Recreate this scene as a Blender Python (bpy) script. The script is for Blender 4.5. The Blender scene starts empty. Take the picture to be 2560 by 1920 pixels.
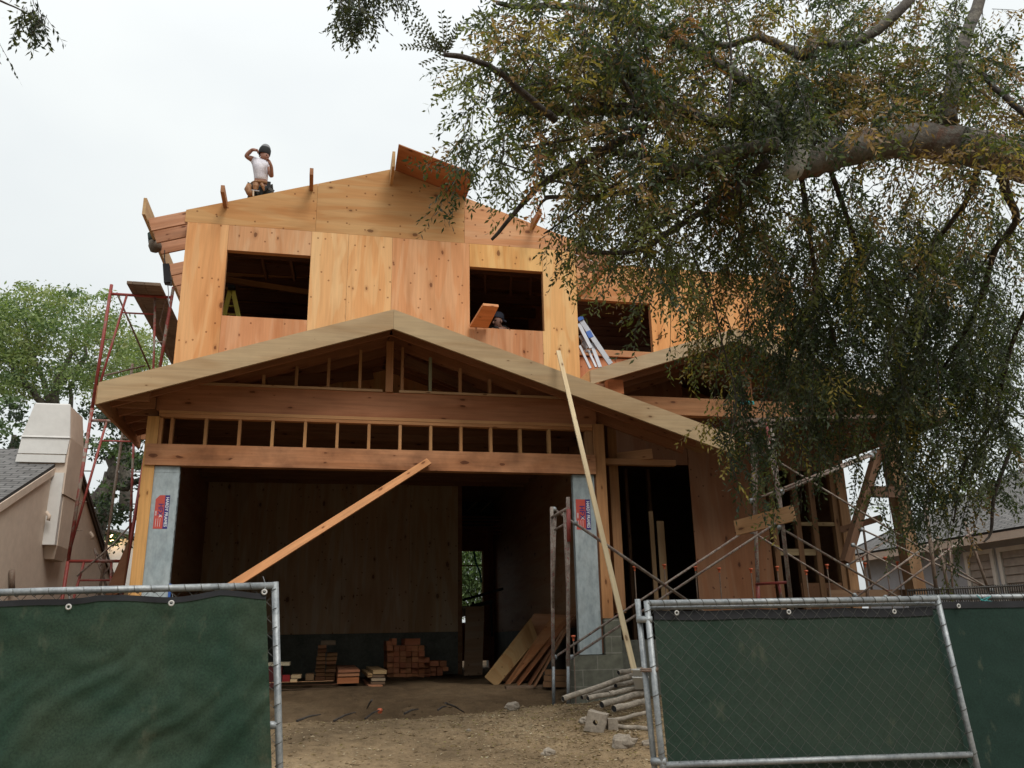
import bpy, math, random
import numpy as np
from mathutils import Vector, Matrix, noise
random.seed(7); RNG=np.random.default_rng(7)
SC=bpy.context.scene; COL=SC.collection
# ------------------------------------------------------------ camera model
S_=2560/2212.0
p_,r_,y_,f_=math.radians(16.8),math.radians(-1.15),math.radians(12.27),2107.0
cF=np.array([math.sin(y_)*math.cos(p_),math.cos(y_)*math.cos(p_),math.sin(p_)])
_rt=np.array([math.cos(y_),-math.sin(y_),0.]); _up=np.cross(_rt,cF)
cR=math.cos(r_)*_rt+math.sin(r_)*_up; cU=-math.sin(r_)*_rt+math.cos(r_)*_up
CAM=np.array([0,0,1.6])
def _ray(x,y): return cR*((x*S_-1280)/f_)-cU*((y*S_-960)/f_)+cF
def A(x,y,Y):
    d=_ray(x,y); return Vector(CAM+d*(Y/d[1]))
def AX(x,y,X):
    d=_ray(x,y); return Vector(CAM+d*(X/d[0]))
def AZ(x,y,Z):
    d=_ray(x,y); return Vector(CAM+d*((Z-CAM[2])/d[2]))
cam=bpy.data.cameras.new('camera'); co=bpy.data.objects.new('camera',cam); COL.objects.link(co)
cam.sensor_width=36; cam.lens=f_/2560*36; cam.clip_end=2000; cam.clip_start=.05
co.matrix_world=Matrix(((cR[0],cU[0],-cF[0],0),(cR[1],cU[1],-cF[1],0),(cR[2],cU[2],-cF[2],1.6),(0,0,0,1)))
SC.camera=co
# ------------------------------------------------------------ mesh helper
class MB:
    def __init__(s): s.v=[]; s.f=[]; s.uv=[]
    def add(s,vs,fs,uvs):
        n=len(s.v); s.v+= [tuple(v) for v in vs]
        for f,u in zip(fs,uvs): s.f.append([i+n for i in f]); s.uv+=u
        return s
    def beam(s,p,q,w,t,up=(0,0,1),u0=None):
        """board from p to q; w = size sideways, t = size along up"""
        p=Vector(p); q=Vector(q); d=(q-p); L=d.length; d.normalize()
        up=Vector(up); sd=d.cross(up)
        if sd.length<1e-4: sd=d.cross(Vector((0,1,0)))
        sd.normalize(); un=sd.cross(d).normalized()
        a,b=sd*(w/2),un*(t/2)
        vs=[p-a-b,p+a-b,p+a+b,p-a+b,q-a-b,q+a-b,q+a+b,q-a+b]
        fs=[(0,1,2,3),(5,4,7,6),(0,4,5,1),(1,5,6,2),(2,6,7,3),(3,7,4,0)]
        o=random.random()*20 if u0 is None else u0; k=random.random()*20
        e=[(o,k),(o+.02,k),(o+.02,k+t),(o,k+t)]
        uv=[e,e]
        for i,(h) in enumerate((w,t,w,t)):
            uv.append([(o,k+i),(o+L,k+i),(o+L,k+i+h),(o,k+i+h)])
        return s.add(vs,fs,uv)
    def box(s,x0,x1,y0,y1,z0,z1,grain='x'):
        if grain=='x': return s.beam(((x0),(y0+y1)/2,(z0+z1)/2),(x1,(y0+y1)/2,(z0+z1)/2),abs(y1-y0),abs(z1-z0))
        if grain=='y': return s.beam(((x0+x1)/2,y0,(z0+z1)/2),((x0+x1)/2,y1,(z0+z1)/2),abs(x1-x0),abs(z1-z0))
        return s.beam(((x0+x1)/2,(y0+y1)/2,z0),((x0+x1)/2,(y0+y1)/2,z1),abs(x1-x0),abs(y1-y0),up=(0,1,0))
    def prism(s,poly,Y,t,grain='z'):
        """polygon [(x,z)..] clockwise or not, on plane Y, going back by t"""
        n=len(poly); o,k=random.random()*20,random.random()*20
        ar=sum(poly[i][0]*poly[(i+1)%n][1]-poly[(i+1)%n][0]*poly[i][1] for i in range(n))
        if ar<0: poly=poly[::-1]
        vs=[(x,Y,z) for x,z in poly]+[(x,Y+t,z) for x,z in poly]
        U=(lambda x,z:(z+o,x+k)) if grain=='z' else (lambda x,z:(x+o,z+k))
        fs=[tuple(range(n)),tuple(range(2*n-1,n-1,-1))]
        uv=[[U(*q) for q in poly],[U(*q) for q in poly[::-1]]]
        for i in range(n):
            j=(i+1)%n; fs.append((i,i+n,j+n,j)); a=U(*poly[i]);b=U(*poly[j])
            uv.append([a,(a[0]+t,a[1]),(b[0]+t,b[1]),b])
        return s.add(vs,fs,uv)
    def slab(s,pts,th,uvo=None):
        """quad pts (4 vectors, seen side first) thickened along -normal"""
        P=[Vector(p) for p in pts]; nn=(P[1]-P[0]).cross(P[3]-P[0]).normalized()*th
        vs=P+[p-nn for p in P]; L=(P[1]-P[0]).length; H=(P[3]-P[0]).length
        o,k=(random.random()*20,random.random()*20) if uvo is None else uvo
        q=[(o,k),(o+L,k),(o+L,k+H),(o,k+H)]
        fs=[(0,1,2,3),(7,6,5,4)]; uv=[q,q[::-1]]
        for i in range(4):
            j=(i+1)%4; fs.append((i,i+4,j+4,j)); l=(P[j]-P[i]).length
            uv.append([(o,k),(o,k+th),(o+l,k+th),(o+l,k)])
        return s.add(vs,fs,uv)
    def tube(s,pts,rad,n=8,cap=True):
        P=[Vector(p) for p in pts]; m=len(P)
        if not hasattr(rad,'__len__'): rad=[rad]*m
        vs=[];uvl=[];L=0;o=random.random()*10
        prev=None
        for i in range(m):
            d=(P[min(i+1,m-1)]-P[max(i-1,0)]).normalized()
            if prev is None:
                a=d.orthogonal().normalized()
            else:
                a=(prev-d*prev.dot(d)).normalized()
            prev=a; b=d.cross(a)
            if i: L+=(P[i]-P[i-1]).length
            for k in range(n):
                t=2*math.pi*k/n; vs.append(P[i]+(a*math.cos(t)+b*math.sin(t))*rad[i])
            uvl.append(L+o)
        fs=[];uv=[]
        for i in range(m-1):
            for k in range(n):
                k2=(k+1)%n
                fs.append((i*n+k,i*n+k2,(i+1)*n+k2,(i+1)*n+k))
                c=2*math.pi*max(rad[i],1e-3)
                uv.append([(uvl[i],c*k/n),(uvl[i],c*(k+1)/n),(uvl[i+1],c*(k+1)/n),(uvl[i+1],c*k/n)])
        if cap:
            fs.append(tuple(range(n))[::-1]); uv.append([(0,0)]*n)
            fs.append(tuple(range((m-1)*n,m*n))); uv.append([(0,0)]*n)
        return s.add(vs,fs,uv)
    def lathe(s,c,prof,n=20):
        """prof [(r,z)..] round the vertical axis at c"""
        vs=[];fs=[];uv=[]
        for r,z in prof:
            for k in range(n):
                t=2*math.pi*k/n; vs.append((c[0]+r*math.cos(t),c[1]+r*math.sin(t),c[2]+z))
        for i in range(len(prof)-1):
            for k in range(n):
                k2=(k+1)%n; fs.append((i*n+k,i*n+k2,(i+1)*n+k2,(i+1)*n+k)); uv.append([(k/n,prof[i][1]),(k/n+1/n,prof[i][1]),(k/n+1/n,prof[i+1][1]),(k/n,prof[i+1][1])])
        return s.add(vs,fs,uv)
    def build(s,name,m,parent=None,color=None,smooth=False,label=None):
        me=bpy.data.meshes.new(name)
        loc=Vector((0,0,0))
        if parent is not None: loc=parent['_w'] if '_w' in parent else Vector(parent.location)
        loc=Vector(loc)
        me.from_pydata([tuple(Vector(v)-loc) for v in s.v],[],s.f)
        u=me.uv_layers.new(name='UVMap')
        u.data.foreach_set('uv',np.array(s.uv,dtype=np.float32).ravel())
        if smooth: me.polygons.foreach_set('use_smooth',[True]*len(me.polygons))
        me.materials.append(m); me.update()
        o=bpy.data.objects.new(name,me); COL.objects.link(o)
        if parent is not None: o.parent=parent
        if color is not None: o.color=(*color[:3],1)
        if label: o['label']=label
        return o
def W(o):   # world origin bookkeeping for sub-parts
    return o
def thing(name,label,cat,loc=(0,0,0),group=None):
    o=bpy.data.objects.new(name,None); COL.objects.link(o); o.location=loc; o.empty_display_size=.2
    o['label']=label; o['category']=cat
    if group: o['group']=group
    return o
def tag(o,label,cat,group=None):
    o['label']=label; o['category']=cat
    if group: o['group']=group
    return o
def sub(mb,name,m,part,root,**k):
    """a sub-part: parent is a part whose own origin sits at the root's origin"""
    o=mb.build(name,m,root,**k); o.parent=part; return o
def copy_tree(o,parent=None):
    c=o.copy(); COL.objects.link(c)
    if parent is not None: c.parent=parent
    for ch in [x for x in KIDS.get(o.name,[])]: copy_tree(ch,c)
    return c
KIDS={}
# ------------------------------------------------------------ materials
def mat(name):
    m=bpy.data.materials.new(name); m.use_nodes=True; nt=m.node_tree; nt.nodes.clear()
    o=nt.nodes.new('ShaderNodeOutputMaterial'); b=nt.nodes.new('ShaderNodeBsdfPrincipled')
    nt.links.new(b.outputs[0],o.inputs[0]); return m,nt,b
class N:
    """tiny node shorthand"""
    def __init__(s,nt): s.nt=nt
    def n(s,t,**k):
        x=s.nt.nodes.new('ShaderNode'+t)
        for a,b in k.items(): setattr(x,a,b)
        return x
    def l(s,a,b): s.nt.links.new(a,b)
    def math(s,op,a,b=None,c=None,clamp=False):
        x=s.n('Math',operation=op,use_clamp=clamp)
        for i,v in enumerate((a,b,c)):
            if v is None: continue
            if isinstance(v,(int,float)): x.inputs[i].default_value=v
            else: s.l(v,x.inputs[i])
        return x.outputs[0]
    def mix(s,f,a,b,bt='MIX'):
        x=s.n('MixRGB',blend_type=bt)
        for i,v in enumerate((f,a,b)):
            if isinstance(v,(int,float)): x.inputs[i].default_value=v
            elif isinstance(v,tuple): x.inputs[i].default_value=(*v[:3],1)
            else: s.l(v,x.inputs[i])
        return x.outputs[0]
    def ramp(s,f,stops):
        x=s.n('ValToRGB'); e=x.color_ramp.elements
        while len(e)<len(stops): e.new(.5)
        for el,(p,c) in zip(e,stops):
            el.position=p; el.color=(c,c,c,1) if isinstance(c,(int,float)) else (*c[:3],1)
        s.l(f,x.inputs[0]); return x.outputs[0]
    def noise(s,v,sc,det=4,rough=.55,dist=0):
        x=s.n('TexNoise'); x.inputs['Scale'].default_value=sc; x.inputs['Detail'].default_value=det
        x.inputs['Roughness'].default_value=rough; x.inputs['Distortion'].default_value=dist
        if v is not None: s.l(v,x.inputs['Vector'])
        return x.outputs[0]
    def vmul(s,v,k,add=None):
        x=s.n('VectorMath',operation='MULTIPLY_ADD'); s.l(v,x.inputs[0]); x.inputs[1].default_value=k
        if add is not None: s.l(add,x.inputs[2])
        return x.outputs[0]
    def bump(s,h,st,dist,b):
        x=s.n('Bump'); x.inputs['Strength'].default_value=st; x.inputs['Distance'].default_value=dist
        s.l(h,x.inputs['Height']); s.l(x.outputs[0],b.inputs['Normal'])
def wood(name,knots=(1.2,5.0,.13,.6),grain=.22,weather=0.0,rough=.8,patch=0.0,dots=False):
    m,nt,b=mat(name); g=N(nt)
    uv=g.n('UVMap').outputs[0]; oi=g.n('ObjectInfo')
    off=g.n('CombineXYZ'); r=g.math('MULTIPLY',oi.outputs['Random'],37.0); g.l(r,off.inputs[0]); g.l(r,off.inputs[1])
    base=oi.outputs['Color']
    gv=g.vmul(uv,(1.3,26,1),off.outputs[0]); gn=g.noise(gv,1.0,5,.6,.6)
    f1=g.ramp(gn,[(.25,1-grain),(.6,1.0),(.8,1+grain*.4)])
    c=g.mix(1,base,f1,'MULTIPLY')
    bv=g.vmul(uv,(.5,3.2,1),off.outputs[0]); bn=g.noise(bv,1.0,3,.5,.8)
    f2=g.ramp(bn,[(.3,(.80,.70,.60)),(.5,(1,1,1)),(.7,(1.06,1.10,1.12))])
    c=g.mix(.85,c,f2,'MULTIPLY')
    # knots
    kx,ky,kr,kp=knots
    kn=g.vmul(uv,(kx,ky,0),off.outputs[0])
    dn=g.noise(kn,3.0,2); dv=g.n('VectorMath',operation='MULTIPLY_ADD'); g.l(dn,dv.inputs[0]); dv.inputs[1].default_value=(.12,.12,0); g.l(kn,dv.inputs[2])
    vo=g.n('TexVoronoi',voronoi_dimensions='2D'); vo.inputs['Scale'].default_value=1.0; g.l(dv.outputs[0],vo.inputs['Vector'])
    sep=g.n('SeparateColor'); g.l(vo.outputs['Color'],sep.inputs[0])
    rad=g.math('MULTIPLY',g.math('POWER',sep.outputs[1],2.4),kr)
    gate=g.math('GREATER_THAN',sep.outputs[0],1-kp)
    core=g.math('MULTIPLY',g.math('LESS_THAN',vo.outputs['Distance'],rad),gate)
    halo=g.math('MULTIPLY',g.math('SUBTRACT',1.0,g.math('DIVIDE',vo.outputs['Distance'],g.math('ADD',g.math('MULTIPLY',rad,2.6),.01)),clamp=True),gate)
    c=g.mix(g.math('MULTIPLY',halo,.55),c,g.mix(1,c,(.42,.26,.16),'MULTIPLY'))
    c=g.mix(g.math('MULTIPLY',core,.68),c,g.mix(1,c,(.22,.15,.12),'MULTIPLY'))
    pos=g.n('NewGeometry').outputs['Position']
    if patch>0:  # veneer bands of paler and redder wood with soft wandering borders
        pv=g.vmul(uv,(.35,2.2,1),off.outputs[0]); pn=g.noise(pv,1.3,2,.4,2.0)
        c=g.mix(g.math('MULTIPLY',g.ramp(pn,[(.46,0.0),(.53,1.0)]),patch),c,g.mix(1,c,(.92,.72,.55),'MULTIPLY'))
    if dots:   # nail heads and pin knots
        dv2=g.vmul(uv,(7,7,0),off.outputs[0]); v2=g.n('TexVoronoi',voronoi_dimensions='2D'); v2.inputs['Scale'].default_value=1.0; g.l(dv2,v2.inputs['Vector'])
        s2=g.n('SeparateColor'); g.l(v2.outputs['Color'],s2.inputs[0])
        k2=g.math('MULTIPLY',g.math('LESS_THAN',v2.outputs['Distance'],.10),g.math('GREATER_THAN',s2.outputs[0],.80))
        c=g.mix(g.math('MULTIPLY',k2,.75),c,g.mix(1,c,(.3,.2,.14),'MULTIPLY'))
    if weather>0:
        wn=g.noise(pos,2.3,4,.6,.4)
        c=g.mix(g.math('MULTIPLY',g.ramp(wn,[(.42,0.0),(.66,1.0)]),weather),c,g.mix(1,c,(.35,.34,.36),'MULTIPLY'))
    g.l(c,b.inputs['Base Color']); b.inputs['Roughness'].default_value=rough
    b.inputs['Specular IOR Level'].default_value=.25
    g.bump(gn,.25,.004,b)
    return m
M={}
M['ply']=wood('plywood',(3.0,5.4,.155,.34),.15,patch=.5,dots=True)
M['lum']=wood('lumber',(4.0,11.0,.16,.22),.28,weather=.15)
M['fasc']=wood('fascia wood',(3.2,7.0,.11,.30),.2,weather=.12)
M['oldw']=wood('weathered wood',(4.0,8.0,.12,.3),.45,weather=.5)
M['beam']=wood('stained beam',(3.4,8.0,.2,.32),.3,weather=.6)
def simple(name,col,rough=.6,metal=0.,var=.25,sc=6.,bump=0.,spec=.4,useobj=False,bsc=40):
    m,nt,b=mat(name); g=N(nt); pos=g.n('NewGeometry').outputs['Position']
    n=g.noise(pos,sc,5,.6); f=g.ramp(n,[(.3,1-var),(.7,1+var*.5)])
    src=g.n('ObjectInfo').outputs['Color'] if useobj else (*col,1)
    c=g.mix(1,src if useobj else tuple(col),f,'MULTIPLY'); g.l(c,b.inputs['Base Color'])
    b.inputs['Roughness'].default_value=rough; b.inputs['Metallic'].default_value=metal; b.inputs['Specular IOR Level'].default_value=spec
    if bump: g.bump(g.noise(pos,bsc,4,.6),bump,.01,b)
    return m
def twotone(name,a,c2,sc,lo,hi,rough=.7,metal=0,bump=.3,stretch=(1,1,1),detail=5,third=None,sp=.25):
    m,nt,b=mat(name); g=N(nt); pos=g.vmul(g.n('NewGeometry').outputs['Position'],stretch)
    n=g.noise(pos,sc,detail,.65,.3); f=g.ramp(n,[(lo,0.0),(hi,1.0)])
    c=g.mix(f,a,c2)
    if third:
        n3=g.noise(pos,sc*3.1,4,.6); c=g.mix(g.ramp(n3,[(.56,0.0),(.62,1.0)]),c,third)
    n2=g.noise(pos,sc*7,3,.6); c=g.mix(1,c,g.ramp(n2,[(.3,1-sp),(.7,1+sp*.4)]),'MULTIPLY')
    g.l(c,b.inputs['Base Color']); b.inputs['Roughness'].default_value=rough; b.inputs['Metallic'].default_value=metal
    if bump: g.bump(g.noise(pos,sc*6,4,.6),bump,.006,b)
    return m
M['galv']=twotone('galvanised pipe',(.22,.24,.25),(.33,.35,.355),9,.4,.6,.5,.35,.1)
M['steel']=twotone('galvanised sheet',(.30,.36,.38),(.42,.47,.48),2.5,.35,.65,.55,.25,.05,(1,1,.5))
M['redp']=twotone('worn red paint',(.24,.04,.03),(.24,.19,.15),4,.48,.56,.6,0,.4,third=(.24,.06,.045))
M['redp2']=twotone('mostly red paint',(.26,.04,.03),(.20,.10,.075),5,.55,.64,.55,0,.3)
M['mort']=twotone('mortar spattered pipe',(.17,.13,.105),(.31,.265,.22),14,.4,.6,.85,0,.6,third=(.22,.07,.06))
M['rust']=twotone('brown pipe',(.16,.10,.07),(.22,.17,.13),8,.4,.6,.7,0,.3)
M['wire']=simple('dull mesh wire',(.10,.10,.09),.6,.2,.3,sc=30)
M['conc']=twotone('concrete block',(.09,.092,.075),(.125,.125,.10),3,.4,.6,.95,0,.5)
M['stucco']=twotone('beige stucco',(.60,.49,.395),(.66,.55,.45),1.2,.35,.65,.95,0,.35,sp=.08)
M['stuccog']=twotone('grey stucco',(.40,.43,.48),(.44,.47,.52),1.5,.35,.65,.95,0,.3,sp=.08)
M['whitep']=twotone('white painted',(.60,.59,.56),(.66,.65,.62),2,.35,.65,.8,0,.1,sp=.05)
M['white']=simple('white plastic',(.62,.60,.55),.5,var=.12)
M['whiteb']=simple('white box paint',(.75,.72,.65),.5,var=.1)
M['alu']=simple('aluminium',(.36,.38,.41),.5,.2,.12)
M['orange']=simple('orange plastic',(.55,.12,.05),.5,var=.15)
M['black']=simple('black plastic',(.012,.012,.013),.8,var=.2)
M['eyel']=simple('dull eyelet',(.48,.47,.44),.5,var=.1)
M['darkm']=simple('dark iron',(.05,.045,.04),.6,.3,.3)
M['blue']=simple('blue paint',(.03,.11,.40),.5,var=.15)
M['teal']=simple('teal rope',(.03,.30,.30),.7,var=.2)
M['hem']=simple('black hem',(.018,.019,.022),.8,var=.3)
M['rock']=twotone('rock',(.24,.20,.155),(.33,.28,.22),6,.4,.6,.95,0,.8)
M['yellow']=simple('yellow fibreglass',(.55,.45,.06),.5,var=.15)
M['navy']=simple('navy print',(.035,.025,.16),.5,var=.1)
M['redst']=simple('red print',(.50,.075,.055),.5,var=.1)
M['whst']=simple('white print',(.70,.72,.75),.5,var=.05)
M['skin']=simple('skin',(.27,.125,.08),.55,var=.15,sc=20)
M['skin2']=simple('skin window person',(.27,.14,.10),.55,var=.15,sc=20)  # slightly less saturated skin tone for the person in the window
M['shirt']=twotone('white shirt',(.62,.60,.66),(.70,.68,.72),6,.4,.6,.9,0,.2)
M['cloth']=simple('dark clothing',(.03,.035,.035),.9,var=.3,sc=20)
M['cap']=simple('cap',(.035,.04,.06),.9,var=.2)
M['greyk']=simple('grey knit',(.22,.22,.23),.95,var=.3,sc=60)
M['leather']=simple('tan leather',(.28,.13,.05),.6,var=.35,sc=20)
M['hair']=simple('dark hair',(.012,.01,.01),.7)
M['lips']=simple('lips',(.16,.05,.04),.5)
# roof shingles: courses by height, broken tabs
def shingles(name,a,b2,course=.11):
    m,nt,b=mat(name); g=N(nt)
    uv=g.n('UVMap').outputs[0]
    br=g.n('TexBrick'); br.inputs['Scale'].default_value=1.0; br.inputs['Brick Width'].default_value=.24; br.inputs['Row Height'].default_value=course
    br.inputs['Mortar Size'].default_value=.012; br.inputs['Mortar Smooth'].default_value=.3
    br.inputs['Color1'].default_value=(*a,1); br.inputs['Color2'].default_value=(*b2,1); br.inputs['Mortar'].default_value=(.03,.03,.03,1)
    g.l(uv,br.inputs['Vector']); n=g.noise(uv,6,4); c=g.mix(1,br.outputs[0],g.ramp(n,[(.3,.7),(.7,1.2)]),'MULTIPLY')
    g.l(c,b.inputs['Base Color']); b.inputs['Roughness'].default_value=.95; g.bump(br.outputs['Fac'],-.6,.02,b); return m
M['shing']=shingles('grey shingles',(.115,.11,.105),(.16,.155,.15))
# concrete block wall with mortar joints
def blockwall():
    m,nt,b=mat('block wall'); g=N(nt); uv=g.n('UVMap').outputs[0]
    br=g.n('TexBrick'); br.inputs['Scale'].default_value=1.0; br.inputs['Brick Width'].default_value=.40; br.inputs['Row Height'].default_value=.2
    br.inputs['Mortar Size'].default_value=.007
    br.inputs['Color1'].default_value=(.105,.105,.080,1); br.inputs['Color2'].default_value=(.135,.135,.10,1); br.inputs['Mortar'].default_value=(.19,.185,.15,1)
    g.l(uv,br.inputs['Vector']); n=g.noise(uv,9,5); c=g.mix(1,br.outputs[0],g.ramp(n,[(.3,.7),(.7,1.2)]),'MULTIPLY')
    g.l(c,b.inputs['Base Color']); b.inputs['Roughness'].default_value=.95; g.bump(n,.4,.01,b); return m
M['block']=blockwall()
# dirt
def dirt():
    m,nt,b=mat('dirt'); g=N(nt); pos=g.n('NewGeometry').outputs['Position']
    n1=g.noise(pos,.9,5,.6); n2=g.noise(pos,7,6,.7); n3=g.noise(pos,45,4,.7)
    c=g.ramp(n1,[(.3,(.13,.092,.054)),(.55,(.24,.17,.098)),(.75,(.33,.245,.148))])
    c=g.mix(1,c,g.ramp(n2,[(.25,.6),(.7,1.2)]),'MULTIPLY')
    c=g.mix(g.ramp(n3,[(.60,0.0),(.68,.7)]),c,(.36,.29,.20))
    c=g.mix(g.ramp(n3,[(.28,.7),(.36,0.0)]),c,(.06,.045,.035))
    sp=g.n('SeparateXYZ'); g.l(pos,sp.inputs[0])   # soil colour darkened beyond the crest of the driveway
    past_crest=g.math('MULTIPLY',g.math('SUBTRACT',g.math('ADD',sp.outputs[1],g.math('MULTIPLY',n1,.5)),9.2),3.0,clamp=True)
    c=g.mix(past_crest,c,g.mix(1,c,(.50,.47,.46),'MULTIPLY'))
    g.l(c,b.inputs['Base Color']); b.inputs['Roughness'].default_value=1.0; b.inputs['Specular IOR Level'].default_value=.1
    h=g.math('ADD',n2,g.math('MULTIPLY',n3,.5)); g.bump(h,.9,.03,b); return m
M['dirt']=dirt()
def screen(name,c1,c2,tr=.25):
    m,nt,b=mat(name); g=N(nt); pos=g.n('NewGeometry').outputs['Position']
    n=g.noise(pos,1.6,5,.6,.6); n2=g.noise(g.vmul(pos,(90,90,90)),1.0,3,.7)
    c=g.mix(g.ramp(n,[(.38,0.0),(.68,1.0)]),c1,c2); c=g.mix(1,c,g.ramp(n2,[(.3,.7),(.7,1.25)]),'MULTIPLY')
    n3=g.noise(g.vmul(pos,(3,3,1.5)),2.0,6,.7); c=g.mix(g.ramp(n3,[(.60,0.0),(.75,.5)]),c,(.14,.14,.09))
    g.l(c,b.inputs['Base Color']); b.inputs['Roughness'].default_value=.75; b.inputs['Specular IOR Level'].default_value=.3
    t=g.n('BsdfTranslucent'); g.l(c,t.inputs[0]); mx=g.n('MixShader'); mx.inputs[0].default_value=tr
    g.l(b.outputs[0],mx.inputs[1]); g.l(t.outputs[0],mx.inputs[2])
    g.l(mx.outputs[0],[x for x in nt.nodes if x.type=='OUTPUT_MATERIAL'][0].inputs[0]); return m
M['scrL']=screen('green privacy cloth',(.021,.052,.033),(.043,.068,.042))
M['scrR']=screen('dark green privacy cloth',(.021,.043,.029),(.033,.052,.036),.15)
M['scrF']=screen('deep green privacy cloth',(.010,.030,.022),(.014,.038,.028),.15)
def bark(name,a,b2,c3,sc=3.0):
    m,nt,b=mat(name); g=N(nt); pos=g.n('NewGeometry').outputs['Position']
    n=g.noise(pos,sc,5,.6,.5); n2=g.noise(pos,sc*2.3,4,.6)
    c=g.mix(g.ramp(n,[(.43,0.0),(.48,1.0)]),a,b2); c=g.mix(g.ramp(n2,[(.52,0.0),(.60,1.0)]),c,c3)
    n3=g.noise(pos,sc*9,4,.7); c=g.mix(1,c,g.ramp(n3,[(.3,.6),(.7,1.15)]),'MULTIPLY')
    g.l(c,b.inputs['Base Color']); b.inputs['Roughness'].default_value=.9; g.bump(n3,.7,.02,b); return m
M['barkE']=bark('mottled bark',(.20,.105,.07),(.175,.155,.13),(.12,.08,.06),3.8)
M['barkD']=bark('dark twig bark',(.055,.042,.035),(.085,.07,.06),(.04,.03,.025),8)
M['barkG']=bark('grey bark',(.10,.085,.07),(.14,.125,.10),(.07,.06,.05),4)
M['cut']=twotone('pale cut wood',(.50,.48,.44),(.42,.40,.37),6,.4,.6,.9,0,.5)
def leafmat(name,tr=.35):
    m,nt,b=mat(name); g=N(nt); at=g.n('Attribute',attribute_name='lc')
    g.l(at.outputs['Color'],b.inputs['Base Color']); b.inputs['Roughness'].default_value=.5; b.inputs['Specular IOR Level'].default_value=.35
    t=g.n('BsdfTranslucent'); g.l(g.mix(1,at.outputs['Color'],(1.3,1.45,.7),'MULTIPLY'),t.inputs[0]); mx=g.n('MixShader'); mx.inputs[0].default_value=tr
    g.l(b.outputs[0],mx.inputs[1]); g.l(t.outputs[0],mx.inputs[2])
    g.l(mx.outputs[0],[x for x in nt.nodes if x.type=='OUTPUT_MATERIAL'][0].inputs[0]); return m
M['leaf']=leafmat('elm leaves',.42); M['leafB']=leafmat('background leaves',.35)
def emis(name,c,s):
    m,nt,b=mat(name); b.inputs['Emission Color'].default_value=(*c,1); b.inputs['Emission Strength'].default_value=s; b.inputs['Base Color'].default_value=(*c,1); return m
M['bulb']=emis('lit bulb',(1,.62,.28),14)
# ------------------------------------------------------------ ground
def prof(y): return float(np.interp(y,[-30,0,4,5,6,7,8,8.9,9.3,9.9,10.6,11.4,12,300],[-.2,0,.12,.30,.52,.69,.80,.87,.80,.52,.66,.90,1.0,1.0]))
def gz(x,y,fine=True):
    z=prof(y)
    w=max(0,1-abs(y-8.6)/2.6); z+=w*(.055*max(0,min(x-1,3.5)))
    # spoil mound in the garage mouth, deeper hollow towards the scaffold
    z+=.10*math.exp(-((x-1.6)/.8)**2-((y-10.9)/.6)**2)-.28*math.exp(-((x-2.9)/.5)**2-((y-10.3)/.45)**2)
    if fine and -12<x<14 and 3<y<16:
        z+=.045*noise.noise(Vector((x*1.1,y*1.1,0)))+.022*noise.noise(Vector((x*4,y*4,3)))+.008*noise.noise(Vector((x*13,y*13,5)))
    return z
xs=np.concatenate([np.array([-900,-300,-100,-40,-20,-12]),np.arange(-8,-1.2,.4),np.arange(-1.2,5.0,.045),np.arange(5,14,.4),np.array([20,40,100,300,900])])
ys=np.concatenate([np.array([-200,-60,-20,-8,-2,0,2,3.5,4.5]),np.arange(5,6.4,.2),np.arange(6.4,12.4,.045),np.arange(12.5,17,.3),np.array([20,26,40,80,200,900])])
mb=MB(); nx,ny=len(xs),len(ys)
vs=[(x,y,gz(x,y)) for y in ys for x in xs]
fs=[(j*nx+i,j*nx+i+1,(j+1)*nx+i+1,(j+1)*nx+i) for j in range(ny-1) for i in range(nx-1)]
mb.v=vs; mb.f=fs; mb.uv=[(0,0)]*(4*len(fs))
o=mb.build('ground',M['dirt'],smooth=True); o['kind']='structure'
# leaf litter and wood chips (uncountable)
def scatter(name,n,fn,size,cols,label,mt='leafB'):
    V=np.zeros((n,4,3),np.float32); C=np.zeros((n,3),np.float32)
    for i in range(n):
        x,y=fn(); z=gz(x,y)+.006
        a=random.random()*6.28; l=size*random.uniform(.4,1.3); w=l*random.uniform(.25,.5); ti=random.uniform(-.5,.5)
        d=Vector((math.cos(a),math.sin(a),random.uniform(-.3,.3))); s=Vector((-math.sin(a),math.cos(a),ti))
        c=Vector((x,y,z)); 
        for k,q in enumerate((c-d*l,c-s*w,c+d*l,c+s*w)): V[i,k]=q
        C[i]=np.array(random.choice(cols))*random.uniform(.7,1.2)
    return leafmesh(name,V,C,M[mt])
def leafmesh(name,V,C,m,parent=None):
    n=len(V); me=bpy.data.meshes.new(name)
    me.vertices.add(n*4)
    off=np.array(parent.location,dtype=np.float32) if parent is not None else np.zeros(3,np.float32)
    me.vertices.foreach_set('co',(V.reshape(-1,3)-off).astype(np.float32).ravel())
    me.loops.add(n*4); me.loops.foreach_set('vertex_index',np.arange(n*4,dtype=np.int32))
    me.polygons.add(n); me.polygons.foreach_set('loop_start',np.arange(0,n*4,4,dtype=np.int32))
    try: me.polygons.foreach_set('loop_total',np.full(n,4,np.int32))
    except Exception: pass
    me.update(calc_edges=True)
    at=me.color_attributes.new('lc','FLOAT_COLOR','POINT')
    cc=np.ones((n,4,4),np.float32); cc[:,:,:3]=C[:,None,:]; at.data.foreach_set('color',cc.ravel())
    me.materials.append(m); o=bpy.data.objects.new(name,me); COL.objects.link(o)
    if parent is not None: o.parent=parent
    return o
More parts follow.
